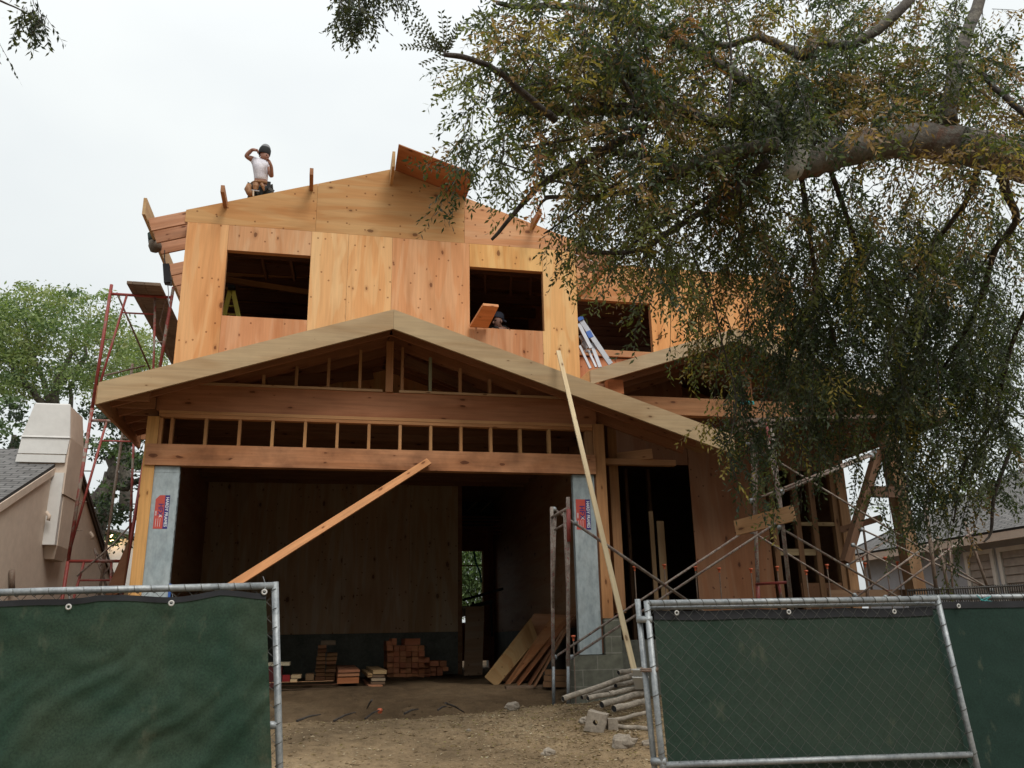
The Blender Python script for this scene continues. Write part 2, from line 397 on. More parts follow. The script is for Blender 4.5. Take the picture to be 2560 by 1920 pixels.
def clods(n):
    mb=MB(); oc=[(1,0,0),(-1,0,0),(0,1,0),(0,-1,0),(0,0,1),(0,0,-1)]; F=[(0,2,4),(2,1,4),(1,3,4),(3,0,4),(2,0,5),(1,2,5),(3,1,5),(0,3,5)]
    for _ in range(n):
        x=random.uniform(-.6,3.6); y=random.choice((random.uniform(6.6,9.2),random.gauss(8.95,.25),random.uniform(9,11))); s_=.006+.022*random.random()**3
        c=Vector((x,y,gz(x,y)+s_*.2)); mb.add([c+Vector((a*random.uniform(.6,1.3),b*random.uniform(.6,1.3),d*random.uniform(.4,.9)))*s_ for a,b,d in oc],F,[[(0,0)]*3]*8)
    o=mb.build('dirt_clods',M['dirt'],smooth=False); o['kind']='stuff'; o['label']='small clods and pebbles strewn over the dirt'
clods(1500)
def lf():
    while True:
        x=random.uniform(-.6,4.6); y=random.uniform(6.2,9.3)
        d=.12+.88*max(0,min(1,(x-1.0)/1.6))*max(0,1-abs(y-7.8)/1.7)
        if random.random()<d: return x,y
o=scatter('leaf_litter',13000,lf,.016,[(.32,.24,.15),(.42,.33,.22),(.22,.15,.09),(.5,.42,.30),(.15,.10,.06)],'')
o['kind']='stuff'; o['label']='dry leaves and wood chips strewn over the dirt'
# ============================================================ THE HOUSE UNDER CONSTRUCTION
H=thing('timber_house','two storey timber framed house under construction with raw plywood walls and a street side garage','house',(.7,12.2,1.0))
YEL=(.70,.43,.205); ORG=(.65,.35,.17); TAN=(.50,.275,.135); RED=(.58,.30,.155); PNK=(.61,.34,.185); RUS=(.42,.16,.075)
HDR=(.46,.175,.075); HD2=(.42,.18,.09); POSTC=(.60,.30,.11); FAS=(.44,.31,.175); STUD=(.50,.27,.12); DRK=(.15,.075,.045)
def part(mb,name,m,**k): return mb.build(name,M[m],H,**k)
def J(c,a=.06):
    k=1+random.uniform(-a,a); return (min(1,c[0]*k),c[1]*k*random.uniform(.97,1.03),c[2]*k)
YU=12.2; XL,XR,XM=-2.30,3.76,.73; ZP=7.71; SL=.3333; ZR=8.93
def zr(x): return ZR-SL*abs(x-XM)      # roof line of the upper gable
g=.003
def panel(poly,c,grain='z',Y=YU,t=.014,name='plywood_panel',m='ply'):
    return part(MB().prism(poly,Y,t,grain),name,m,color=c)
W1=(-1.70,-.473,6.235,7.295); W2=(2.0,3.20,6.27,7.305)
zb=4.9
panel([(XL,zb),(-1.70-g,zb),(-1.70-g,ZP-g),(XL,ZP-g)],(.68,.37,.165))
panel([(-1.70,7.295),(-.473-g,7.295),(-.473-g,ZP-g),(-1.70,ZP-g)],J(PNK))
panel([(-1.70,zb),(-.473-g,zb),(-.473-g,6.235),(-1.70,6.235)],J(RED))
panel([(-.473,zb),(.09-g,zb),(.09-g,ZP-g),(-.473,ZP-g)],YEL)
panel([(.09,zb),(.77-g,zb),(.77-g,ZP-g),(.09,ZP-g)],(.71,.405,.18))
panel([(.77,zb),(2.0-g,zb),(2.0-g,ZP-g),(.77,ZP-g)],(.65,.345,.17))
panel([(2.0,7.305),(3.20,7.305),(3.20,ZP-g),(2.0,ZP-g)],(.72,.42,.16))
panel([(2.0,zb),(3.20-.03,zb),(3.20-.03,6.27),(2.0,6.27)],(.52,.26,.13))
panel([(3.20+g-.03,zb),(XR,zb),(XR,ZP-g),(3.20+g,ZP-g),(3.20+g,6.27),(3.20+g-.03,6.27)],(.71,.43,.185))
panel([(XL-.04,ZP),(-.42-g,ZP),(-.42-g,zr(-.42)),(XL-.04,zr(XL-.04))],(.52,.29,.12),'x')
panel([(-.42,ZP),(1.92-g,ZP),(1.92-g,zr(1.92)),(XM,ZR),(-.42,zr(-.42))],(.50,.285,.12),'x')
panel([(1.92,ZP),(XR+.01,ZP),(XR+.01,zr(XR+.01)),(1.92,zr(1.92))],(.60,.32,.165),'x')
# window framing behind the sheathing (rough opening studs, sill and head)
def rough(w,Y,name='window_opening'):
    x0,x1,z0,z1=w; mb=MB(); d=.09; Y0=Y+.016
    mb.box(x0-.04,x0,Y0,Y0+d,z0-.04,z1+.04,'z'); mb.box(x1,x1+.04,Y0,Y0+d,z0-.04,z1+.04,'z')
    mb.box(x0,x1,Y0,Y0+d,z1+.0,z1+.09,'x'); mb.box(x0,x1,Y0,Y0+d,z0-.04,z0-.001,'x')
    return part(mb,name,'lum',color=(.50,.26,.12))
rough(W1,YU); rough(W2,YU)
# studs inside, seen through openings; back, side walls, floor, ceiling joists
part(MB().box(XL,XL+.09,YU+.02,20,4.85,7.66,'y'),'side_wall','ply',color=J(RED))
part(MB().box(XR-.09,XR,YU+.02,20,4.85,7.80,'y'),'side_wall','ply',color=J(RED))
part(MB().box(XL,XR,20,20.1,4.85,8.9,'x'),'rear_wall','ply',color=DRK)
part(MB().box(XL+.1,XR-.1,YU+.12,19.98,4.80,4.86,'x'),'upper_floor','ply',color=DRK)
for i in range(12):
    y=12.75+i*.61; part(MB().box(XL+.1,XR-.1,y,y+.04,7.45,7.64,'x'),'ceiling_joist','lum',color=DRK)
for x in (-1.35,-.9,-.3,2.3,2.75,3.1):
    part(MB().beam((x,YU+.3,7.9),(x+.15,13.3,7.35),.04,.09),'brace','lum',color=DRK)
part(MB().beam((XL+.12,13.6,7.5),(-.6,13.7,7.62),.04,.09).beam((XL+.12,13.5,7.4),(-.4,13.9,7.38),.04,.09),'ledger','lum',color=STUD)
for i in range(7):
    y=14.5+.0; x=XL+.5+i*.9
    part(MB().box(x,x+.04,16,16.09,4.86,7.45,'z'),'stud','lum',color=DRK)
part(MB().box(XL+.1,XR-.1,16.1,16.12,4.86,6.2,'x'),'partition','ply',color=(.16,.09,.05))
# main roof deck
mb=MB()
for s in (-1,1):
    x1=XL-.06 if s<0 else XR+.02
    mb.slab([(XM,YU+.012,ZR-.025),(x1,YU+.012,zr(x1)-.025),(x1,20.2,zr(x1)-.025),(XM,20.2,ZR-.025)][::s],.02)
part(mb,'roof_deck','ply',color=(.45,.25,.11))
# rafter tails and eave boards either side
for i,y in enumerate([12.215,12.62,13.02,13.86,14.3,14.75,15.2]):
    for s in (-1,1):
        if s>0 and i>1: continue
        xa=XL if s<0 else XR; xb=xa+s*.53
        part(MB().beam((xa,y+.02,zr(xa)-.12),(xb,y+.02,zr(xb)-.12),.04,.20),'rafter_tail','lum',color=J((.50,.26,.15),.12))
part(MB().box(-2.90,-2.855,11.97,15.4,7.66,7.93,'y'),'eave_board','fasc',color=(.50,.33,.17))
part(MB().beam((4.35,12.0,7.62),(4.35,13.1,7.62),.04,.22),'eave_board','fasc',color=(.52,.26,.12))
part(MB().beam((4.42,12.25,7.58),(4.05,13.15,7.28),.05,.05),'brace','lum',color=(.58,.33,.16))
# lookouts poking out through the gable
for x in (-1.78,-.52,3.05):
    z=zr(x)-.05
    part(MB().beam((x,YU-.001,z),(x+.01,YU-.50,z),.055,.11),'lookout','lum',color=(.36,.17,.085))
part(MB().beam((XM-.005,YU-.001,ZR-.16),(XM-.005,YU-.52,ZR-.13),.045,.28),'ridge_board','fasc',color=(.56,.37,.19))
# loose strip of overhang sheathing at the ridge
a,b=zr(XM+.05),zr(1.95)
part(MB().slab([(XM+.05,YU-.72,a+.02),(1.97,YU-.72,b+.02),(1.95,YU+.1,b+.012),(XM+.05,YU+.1,a+.012)][::-1],.016),'overhang_panel','ply',color=(.42,.19,.09))
# ---------------------------------------------------------- wing wall behind right
YW=13.2; W3=(4.07,5.43,6.38,7.30)
panel([(3.77,5.0),(4.07-g,5.0),(4.07-g,7.29),(3.77,7.29)],(.60,.28,.13),Y=YW)
panel([(3.77,7.30),(5.5,7.30),(5.5,8.0),(3.77,8.0)],(.60,.32,.15),'x',Y=YW)
panel([(5.43+g,5.0),(6.65-g,5.0),(6.65-g,8.0),(5.5+g,8.0),(5.5+g,7.3-g),(5.43+g,7.3-g)],(.70,.37,.15),Y=YW)
panel([(4.07,5.0),(5.43,5.0),(5.43,6.22),(4.07,6.22)],(.56,.24,.12),Y=YW)
panel([(6.65,5.0),(7.87-g,5.0),(7.87-g,8.0),(6.65,8.0)],(.66,.34,.14),Y=YW)
panel([(7.87,5.0),(8.3,5.0),(8.3,8.0),(7.87,8.0)],(.70,.36,.15),Y=YW)
rough(W3,YW)
part(MB().box(4.0,5.5,YW-.06,YW-.002,6.24,6.34,'x'),'sill_beam','lum',color=(.48,.24,.12))
part(MB().box(8.21,8.3,YW+.02,17,4.7,8.0,'y'),'side_wall','ply',color=J(RED))
part(MB().box(3.77,8.3,16.5,16.6,4.85,8.0,'x'),'rear_wall','ply',color=(.12,.07,.045))
part(MB().box(3.77,8.2,YW+.12,16.4,4.80,4.86,'x'),'upper_floor','ply',color=DRK)
part(MB().slab([(3.9,YW+.02,8.02),(8.4,YW+.02,8.02),(8.4,17,9.3),(3.9,17,9.3)],.02),'roof_deck','ply',color=(.4,.22,.1))
for i in range(5): part(MB().box(3.8,8.2,13.7+i*.5,13.74+i*.5,7.4,7.6,'x'),'ceiling_joist','lum',color=DRK)
# ---------------------------------------------------------- garage gable front
YF=10.2; YG=10.9; GX=.68; GZ=5.69
def zg(x): return GZ-SL*abs(x-GX)
def bargeboard(x0,x1,h=.265):
    z0,z1=zg(x0),zg(x1)
    return [(x0,z0-h),(x1,z1-h),(x1,z1),(x0,z0)]
part(MB().prism(bargeboard(-2.72,GX-.001),YF,.04,'x'),'bargeboard','fasc',color=(.46,.325,.185))
part(MB().prism(bargeboard(GX+.001,5.26),YF,.04,'x'),'bargeboard','fasc',color=(.44,.315,.18))
mb=MB()
mb.slab([(GX,YF+.042,GZ-.03),(-2.70,YF+.042,zg(-2.70)-.03),(-2.70,12.19,zg(-2.70)-.03),(GX,12.19,GZ-.03)][::-1],.02)
mb.slab([(GX,YF+.042,GZ-.03),(5.24,YF+.042,zg(5.24)-.03),(5.24,11.2,zg(5.24)-.03),(GX,11.2,GZ-.03)],.02)
mb.slab([(GX,11.205,GZ-.03),(3.77,11.205,zg(3.77)-.03),(3.77,12.19,zg(3.77)-.03),(GX,12.19,GZ-.03)],.02)
part(mb,'garage_roof_deck','ply',color=(.38,.22,.11))
# rafters under the deck, eave board, lookouts
for y in (10.26,10.62,11.05,11.45,11.85,12.12):
    mb=MB()
    for x1 in (-2.68,4.9 if y<11.1 else 3.6):
        mb.beam((GX,y,GZ-.13),(x1,y,zg(x1)-.13),.04,.15)
    part(mb,'rafter','lum',color=(.34,.15,.075))
part(MB().box(-2.745,-2.705,YF+.045,12.62,4.30,4.53,'y'),'eave_board','lum',color=(.42,.22,.11))
for i in range(7): part(MB().box(-2.70,-2.2,10.45+i*.35,10.49+i*.35,4.42,4.56,'x'),'lookout','lum',color=(.36,.17,.085))
part(MB().box(-2.35,-2.25,12.62,12.66,4.0,4.5,'x'),'block','lum',color=STUD)
# upper header, plates, beam
part(MB().box(-2.2,3.56,YG+.0,YG+.09,4.43,4.775,'x'),'gable_beam','lum',color=HD2)
part(MB().box(-1.75,.60,YG-.02,YG+.07,4.777,4.81,'x'),'gable_plate','lum',color=(.50,.30,.16))
part(MB().box(.82,3.12,YG-.02,YG+.07,4.777,4.81,'x'),'gable_plate','lum',color=(.50,.30,.16))
part(MB().box(-2.16,3.50,YG-.012,YG+.078,4.385,4.428,'x'),'top_plate','lum',color=(.56,.29,.13))
part(MB().box(-2.16,3.50,YG-.006,YG+.084,4.34,4.383,'x'),'top_plate','lum',color=(.52,.25,.11))
part(MB().box(-2.26,3.505,YG-.06,YG+.08,3.72,3.985,'x'),'garage_header','beam',color=(.50,.235,.115))
for x in [-1.998+.4064*i for i in range(13)]:
    part(MB().box(x-.019,x+.019,YG,YG+.088,3.987,4.338,'z'),'cripple_stud','lum',color=J((.50,.265,.115),.15))
for x in (-1.35,-.93,-.52,-.11,.30,.86,1.24,1.65,2.06,2.47,2.86):
    top=zg(x)-.205
    if top>4.86: part(MB().box(x-.019,x+.019,YG,YG+.088,4.812,top,'z'),'gable_stud','lum',color=J((.42,.215,.10),.15) if x!=1.24 else (.27,.25,.15))
part(MB().box(.64,.735,YG-.03,YG+.06,4.777,5.49,'z'),'king_post','lum',color=(.44,.20,.09))
part(MB().beam((-.9,YG+.2,4.9),(.5,YG+.9,5.3),.04,.14).beam((.9,YG+.2,5.3),(2.6,YG+.8,4.85),.04,.14),'rafter_tie','lum',color=(.24,.115,.06))
# corner posts
part(MB().box(-2.285,-2.145,YG-.03,YG+.11,1.0,4.34,'z'),'corner_post','lum',color=(.62,.33,.115))
part(MB().box(-2.143,-2.105,YG-.01,YG+.08,3.987,4.33,'z'),'jack_stud','lum',color=(.55,.27,.11))
part(MB().box(3.51,3.655,YG-.03,YG+.11,1.83,4.43,'z'),'corner_post','lum',color=(.44,.22,.095))
part(MB().box(3.40,3.505,YG+.02,YG+.11,3.987,4.338,'z'),'jack_stud','lum',color=(.36,.20,.10))
part(MB().box(3.80,3.93,YG+.25,YG+.39,1.9,4.6,'z'),'post','lum',color=(.36,.19,.09))
part(MB().box(3.55,4.75,YG+.12,YG+.22,3.90,3.98,'x'),'ledger','lum',color=(.42,.22,.11))
part(MB().beam((3.95,YG+.3,4.02),(4.4,YG+.1,4.05),.12,.14),'block','lum',color=(.42,.22,.11))
# steel shear columns with printed stickers
def text(body,size,mw,m,parent,root,name='lettering'):
    cu=bpy.data.curves.new('t','FONT'); cu.body=body; cu.size=size; cu.align_x='CENTER'; cu.align_y='CENTER'; cu.resolution_u=2; cu.offset=size*.02
    ob=bpy.data.objects.new('t',cu); COL.objects.link(ob)
    dg=bpy.context.evaluated_depsgraph_get(); me=bpy.data.meshes.new_from_object(ob.evaluated_get(dg))
    bpy.data.objects.remove(ob); bpy.data.curves.remove(cu)
    me.transform(Matrix.Translation(-Vector(root.location))@mw); me.materials.clear(); me.materials.append(m)
    o=bpy.data.objects.new(name,me); COL.objects.link(o); o.parent=parent; return o
def sticker(x0,x1,z0,z1,Y,par,peel):
    # red sheet with a navy stripe on its right, lettering running downwards
    w=x1-x0; xs_=x0+w*.66
    if peel: red=[(x0,z0),(xs_,z0),(xs_,z1),(x0+w*.28,z1),(x0,z1-w*.30)]
    else: red=[(x0,z0),(xs_,z0),(xs_,z1),(x0,z1)]
    st=part(MB().prism(red,Y-.002,.002,'z'),'sticker','redst'); st.parent=par
    nv=part(MB().prism([(xs_,z0),(x1,z0),(x1,z1),(xs_,z1)],Y-.002,.002,'z'),'sticker_stripe','navy'); nv.parent=par
    def mw(x,z,ang=-90,sx=1.0): return Matrix.Translation((x,Y-.0035,z))@Matrix.Rotation(math.radians(90),4,'X')@Matrix.Rotation(math.radians(ang),4,'Z')@Matrix.Diagonal((sx,1,1,1))
    h=z1-z0; zc=(z0+z1)/2
    text('HARDY FRAMES',w*.30,mw(xs_+w*.17,zc,sx=h*.95/(w*.30*7.6)),M['whst'],par,H)
    text('HFX',w*.50,mw(x0+w*.40,z1-h*.43,sx=.95),M['navy'],par,H)
    text('X',w*.30,mw(x0+w*.43,z1-h*.62),M['whst'],par,H)
    text('SERIES',w*.13,mw(x0+w*.10,z1-h*.54),M['whst'],par,H)
    for k in range(3): 
        q=part(MB().prism([(x0+w*(.14+.15*k),z0+h*.06),(x0+w*(.16+.15*k),z0+h*.06),(x0+w*(.16+.15*k),z0+h*.30),(x0+w*(.14+.15*k),z0+h*.30)],Y-.003,.001),'fine_print','whst'); q.parent=par
def colm(x0,x1,z0,z1,st,peel):
    Y=YG-.01; mb=MB().box(x0,x1,Y,Y+.09,z0,z1,'z')
    for k in range(26):
        z=z0+.1+k*(z1-z0-.2)/25
        mb.box(x0-.004,x0-.0005,Y+.01,Y+.05,z,z+.04,'z'); mb.box(x1+.0005,x1+.004,Y+.01,Y+.05,z+.01,z+.045,'z')
    p=part(mb,'steel_column','steel')
    q=part(MB().box(x0+.003,x1-.003,Y-.004,Y-.0005,z1-.075,z1-.001,'z'),'cap_plate','steel'); q.parent=p
    sticker(*st,Y-.0005,p,peel)
def zx(x,y): q=A(x,y,YG-.01); return q.x,q.z
a=zx(330,1142); b=zx(368,1070); colm(-2.155,-1.85,1.05,3.715,(a[0],b[0],a[1],b[1]),True)
a=zx(1246,1144); b=zx(1274,1079); colm(3.185,3.485,1.385,3.715,(a[0],b[0],a[1],b[1]),False)
part(MB().box(-2.23,-2.16,YG+.1,YG+.2,1.0,3.7,'z'),'jack_stud','lum',color=(.16,.08,.05))
part(MB().box(-1.845,-1.82,YG-.03,YG+.02,1.0,2.30,'z'),'blue_strap','blue')
part(MB().box(3.49,3.51,YG+.0,YG+.1,1.4,3.7,'z'),'jack_stud','lum',color=(.2,.1,.06))
# garage interior
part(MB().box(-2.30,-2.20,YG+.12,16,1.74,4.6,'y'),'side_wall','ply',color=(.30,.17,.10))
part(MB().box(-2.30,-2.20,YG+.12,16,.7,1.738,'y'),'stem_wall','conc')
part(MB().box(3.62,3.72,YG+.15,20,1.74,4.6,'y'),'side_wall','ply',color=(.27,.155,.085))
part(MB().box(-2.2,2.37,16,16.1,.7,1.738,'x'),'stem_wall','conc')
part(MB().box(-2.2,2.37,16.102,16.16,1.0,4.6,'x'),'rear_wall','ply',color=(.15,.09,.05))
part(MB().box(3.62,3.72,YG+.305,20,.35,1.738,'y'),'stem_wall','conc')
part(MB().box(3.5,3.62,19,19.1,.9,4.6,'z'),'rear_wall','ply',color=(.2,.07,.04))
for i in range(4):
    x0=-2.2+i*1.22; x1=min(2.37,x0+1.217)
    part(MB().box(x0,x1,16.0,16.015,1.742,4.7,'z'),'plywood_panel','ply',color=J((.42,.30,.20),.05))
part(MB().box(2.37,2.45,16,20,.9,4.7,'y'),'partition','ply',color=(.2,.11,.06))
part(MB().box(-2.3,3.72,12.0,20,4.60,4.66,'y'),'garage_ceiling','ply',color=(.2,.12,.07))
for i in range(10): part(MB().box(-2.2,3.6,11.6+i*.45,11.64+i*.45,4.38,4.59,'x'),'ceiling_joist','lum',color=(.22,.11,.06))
oa=A(1000,1190,19); ob=A(1042,1190,19); oz=A(1000,1345,19).z
part(MB().box(2.45,3.5,19,19.1,oz-.8,oz,'x').box(ob.x,3.5,19,19.1,oz,oa.z,'z').box(2.45,oa.x-.1,19,19.1,oz,oa.z,'z').box(2.45,3.5,19,19.1,oa.z,4.6,'z'),'rear_wall','ply',color=(.26,.08,.05))
ua,ub=A(1000,1136,18.9),A(1095,1068,18.9)
tp_=part(MB().box(ua.x-.1,ub.x,18.93,18.96,ua.z,ub.z,'x'),'dark_opening_panel','cap')  # solid panel coloured dark in place of the dim upper opening
for k in range(3): part(MB().beam(A(1008+30*k,1105,18.9),A(1040+30*k,1075,18.9),.03,.02,up=(0,-1,0)),'glimpsed_rafter','lum',color=(.25,.2,.16))
zm=A(1000,1222,18.98).z
part(MB().box(oa.x-.1,ob.x,18.96,18.995,zm-.015,zm+.015,'x').box(ob.x-.02,ob.x+.02,18.95,18.99,oz,oa.z,'z'),'window_frame','lum',color=(.55,.33,.16))
for k in range(6): part(MB().box(2.47,3.6,17.9,17.93,3.75+k*.07,3.78+k*.07,'x'),'shelf_slat','lum',color=(.2,.07,.05))
# concrete pier and stem by the right column
def uvbox(mb,x0,x1,y0,y1,z0,z1):
    for P in ([(x0,y0,z0),(x1,y0,z0),(x1,y0,z1),(x0,y0,z1)],):
        pass
    V8=[(x0,y0,z0),(x1,y0,z0),(x1,y1,z0),(x0,y1,z0),(x0,y0,z1),(x1,y0,z1),(x1,y1,z1),(x0,y1,z1)]
    F=[((0,1,5,4),0),((1,2,6,5),1),((2,3,7,6),0),((3,0,4,7),1),((4,5,6,7),2),((3,2,1,0),2)]
    fs=[f for f,_ in F]; uv=[]
    for f,a in F:
        uv.append([(V8[i][0],V8[i][2]) if a==0 else (V8[i][1],V8[i][2]) if a==1 else (V8[i][0],V8[i][1]) for i in f])
    return mb.add(V8,fs,uv)
part(uvbox(MB(),3.08,3.74,YG-.06,YG+.30,.35,1.375),'block_pier','block')
part(uvbox(MB(),3.52,3.74,YG-.058,YG+.30,1.377,1.825),'block_pier','block')
part(uvbox(MB(),3.742,8.3,YG+.3,YG+.5,.35,1.55),'stem_wall','conc')
# ---------------------------------------------------------- porch
PY=10.62; PX=5.68; PZ=5.88
def zp(x): return PZ-SL*abs(x-PX)
def pb(x0,x1,h=.20): return [(x0,zp(x0)-h),(x1,zp(x1)-h),(x1,zp(x1)),(x0,zp(x0))]
part(MB().prism(pb(3.42,PX-.001),PY,.04,'x'),'bargeboard','fasc',color=(.44,.325,.20))
part(MB().prism(pb(PX+.001,9.0),PY,.04,'x'),'bargeboard','fasc',color=(.40,.29,.17))
part(MB().beam((3.44,PY+.05,zp(3.44)-.10),(3.40,PY+.5,zp(3.44)-.12),.04,.22),'valley_board','ply',color=YEL)
mb=MB()
mb.slab([(PX,PY+.042,PZ-.02),(3.85,PY+.042,zp(3.85)-.02),(3.85,YW-.02,zp(3.85)-.02),(PX,YW-.02,PZ-.02)][::-1],.02)
mb.slab([(PX,PY+.042,PZ-.02),(9.0,PY+.042,zp(9.0)-.02),(9.0,16,zp(9.0)-.02),(PX,16,PZ-.02)],.02)
part(mb,'porch_roof_deck','ply',color=(.34,.19,.10))
part(MB().box(8.98,9.02,PY+.045,16,zp(9)-.2,zp(9)+.0,'y'),'eave_board','lum',color=(.3,.16,.08))
for y in (10.7,11.2,11.7,12.2):
    mb=MB()
    for x1 in (3.95,8.95): mb.beam((PX,y,PZ-.12),(x1,y,zp(x1)-.12),.04,.14)
    part(mb,'rafter','lum',color=(.26,.13,.07))
part(MB().box(3.9,8.4,YG+.1,YG+.24,4.64,4.90,'x'),'porch_beam','lum',color=(.34,.17,.08))
part(MB().box(5.75,6.05,YG+.094,YG+.0985,4.84,4.895,'x'),'paint_mark','teal')
part(MB().box(3.72,3.95,YG-.12,YG+.02,4.86,5.06,'x'),'beam_end','lum',color=(.40,.15,.06))
part(MB().box(3.45,3.9,YG+.03,YG+.18,4.9,5.04,'y'),'block','lum',color=(.22,.10,.05))
part(MB().box(5.95,6.05,YG+.12,YG+.22,4.905,5.6,'z'),'king_post','lum',color=(.30,.13,.06))
YP=12.4
def pw(x0,x1,z0,z1,c,Y=YP): return part(MB().box(x0,x1,Y,Y+.015,z0,z1,'z'),'plywood_panel','ply',color=c)
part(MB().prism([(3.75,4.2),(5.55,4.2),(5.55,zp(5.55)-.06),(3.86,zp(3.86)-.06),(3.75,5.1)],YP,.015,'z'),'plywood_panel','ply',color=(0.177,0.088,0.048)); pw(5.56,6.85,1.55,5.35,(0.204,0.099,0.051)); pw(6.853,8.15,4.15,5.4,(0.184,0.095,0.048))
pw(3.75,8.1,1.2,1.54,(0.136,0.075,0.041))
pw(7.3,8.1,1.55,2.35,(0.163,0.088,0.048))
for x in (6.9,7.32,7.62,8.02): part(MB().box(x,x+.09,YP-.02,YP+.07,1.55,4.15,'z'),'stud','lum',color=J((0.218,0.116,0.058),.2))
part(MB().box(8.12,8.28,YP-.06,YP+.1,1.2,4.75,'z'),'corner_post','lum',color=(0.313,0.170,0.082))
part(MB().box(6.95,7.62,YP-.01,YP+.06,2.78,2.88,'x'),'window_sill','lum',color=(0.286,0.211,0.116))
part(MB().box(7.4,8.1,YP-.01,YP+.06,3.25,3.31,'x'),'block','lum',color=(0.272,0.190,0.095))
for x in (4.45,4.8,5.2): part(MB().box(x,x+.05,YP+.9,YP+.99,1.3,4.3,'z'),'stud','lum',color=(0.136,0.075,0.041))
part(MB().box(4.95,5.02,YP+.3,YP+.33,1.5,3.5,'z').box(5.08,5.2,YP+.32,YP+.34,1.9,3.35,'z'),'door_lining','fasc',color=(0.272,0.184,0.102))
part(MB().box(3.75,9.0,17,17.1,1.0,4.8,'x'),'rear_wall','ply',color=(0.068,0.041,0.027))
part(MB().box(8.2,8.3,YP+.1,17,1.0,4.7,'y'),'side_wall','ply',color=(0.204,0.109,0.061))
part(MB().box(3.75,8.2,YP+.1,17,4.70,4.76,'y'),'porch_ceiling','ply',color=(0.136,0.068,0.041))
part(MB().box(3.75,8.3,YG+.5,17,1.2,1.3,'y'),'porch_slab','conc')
# shoring post and brace at the porch corner, free beams
part(MB().beam(A(1915,935,11),A(1982,1295,11),.2,.2,up=(0,1,0)),'porch_post','lum',color=(0.231,0.136,0.071))
part(MB().beam(A(1897,975,11.1),A(1826,1215,11.1),.11,.14,up=(0,1,0)),'knee_brace','lum',color=(0.150,0.082,0.048))
part(MB().beam(A(1815,1145,11.6),A(1905,1118,11.2),.05,.09,up=(0,0,1)),'brace','lum',color=(0.163,0.088,0.051))
part(MB().beam(A(1884,1062,10.85),A(1950,1064,10.85),.06,.16),'block','lum',color=(0.109,0.061,0.037))
part(MB().beam(A(1790,1292,11.2),A(1975,1290,11.2),.06,.22),'floor_beam','lum',color=(0.190,0.116,0.068))
# ============================================================ LOOSE TIMBER AND SITE THINGS
def rt(zx_,zy_): return (650+zx_*.27125)/S_,(1550+zy_*.27125)/S_      # measured on an enlarged crop
def stick(name,label,cat,group,x0,y0,x1,y1,Y,L,c,m='lum'):
    a=A(*rt(x0,y1),Y); b=A(*rt(x1,y0),Y)
    o=MB().box(a.x,b.x-.004,Y,Y+L,a.z,b.z-.003,'y').build(name,M[m],None,color=c)
    return tag(o,label,cat,group)
def jr(c,a=.18):
    k=1+random.uniform(-a,a); return (c[0]*k,c[1]*k*random.uniform(.92,1.08),c[2]*k)
RB=(.52,.20,.095)
for r in range(6):
    for c_ in range(6):
        x0=1172+c_*57.5+random.uniform(-3,3); y1=545-r*52
        stick('timber_block','square reddish timber in the tallest stack at the back of the garage','timber','timbers in the tall square stack',x0,y1-52,x0+57,y1,15.0+random.uniform(-.12,.05),.9,jr(RB,.25))
for (x0,y0,x1,y1) in ((1165,190,1215,235),(1215,168,1262,232),(1335,168,1480,232)):
    stick('timber_block','timber offcut lying on top of the tallest reddish stack','timber','offcuts topping the tall square stack',x0,y0,x1,y1,15.0,.7,jr(RB))
for k,(x0,y0,x1,y1) in enumerate(((1512,345,1566,395),(1510,398,1565,445),(1512,447,1570,490),(1512,492,1570,525),(1566,375,1650,425),(1655,375,1722,430),(1572,430,1625,515),(1628,430,1685,512),(1690,432,1738,470))):
    stick('timber_block','short reddish timber in the low pile right of the tallest stack','timber','timbers in the low reddish pile',x0,y0,x1,y1,15.1+random.uniform(-.1,.1),.6,jr(RB,.25))
for r in range(9):
    y1=556-r*36.5
    for (a_,b_) in ((505+r*3.5,600+r*2),(603+r*2,695+r*3)):
        if r>6 and a_>590: continue
        stick('plank_offcut','brown plank in the narrow two column stack left of the wide beams','plank','planks in the narrow two column stack',a_+random.uniform(-5,5),y1-35,b_+random.uniform(-5,5)-2,y1,14.3+random.uniform(-.08,.08),1.0,jr((.30,.145,.065)))
stick('plank_offcut','grey faded board topping the narrow two column stack','plank',None,560,186,700,232,14.3,1.0,(.24,.17,.11),'oldw')
for k,(y0,y1,c) in enumerate(((525,588,(.46,.17,.07)),(488,522,(.44,.20,.10)),(455,486,(.40,.175,.095)))):
    stick('wide_beam','wide beam in the neat stack of three in the middle of the garage','beam','stack of three wide beams',712+k*4,y0,915+k*4,y1,12.7,2.6,c)
for k,(x0,y0,x1,y1,c,yy) in enumerate(((1000,632,1132,660,(.46,.20,.10),12.2),(1002,600,1134,630,(.42,.19,.10),12.2),(1022,566,1155,596,(.16,.10,.06),12.5),(1028,533,1158,564,(.32,.25,.17),12.5),(1032,503,1150,530,(.17,.11,.07),12.6),(992,492,1040,528,(.42,.27,.13),12.6),(1042,460,1170,500,(.42,.28,.14),12.6))):
    stick('board',['lowest short board jutting out under the middle board stack','second short board jutting out under the middle board stack','dark lower board in the middle board stack','grey board in the middle board stack','dark upper board in the middle board stack','narrow pale board at the left of the middle board stack','pale top board of the middle board stack'][k],'board',None,x0,y0,x1,y1,yy,2.2,c)
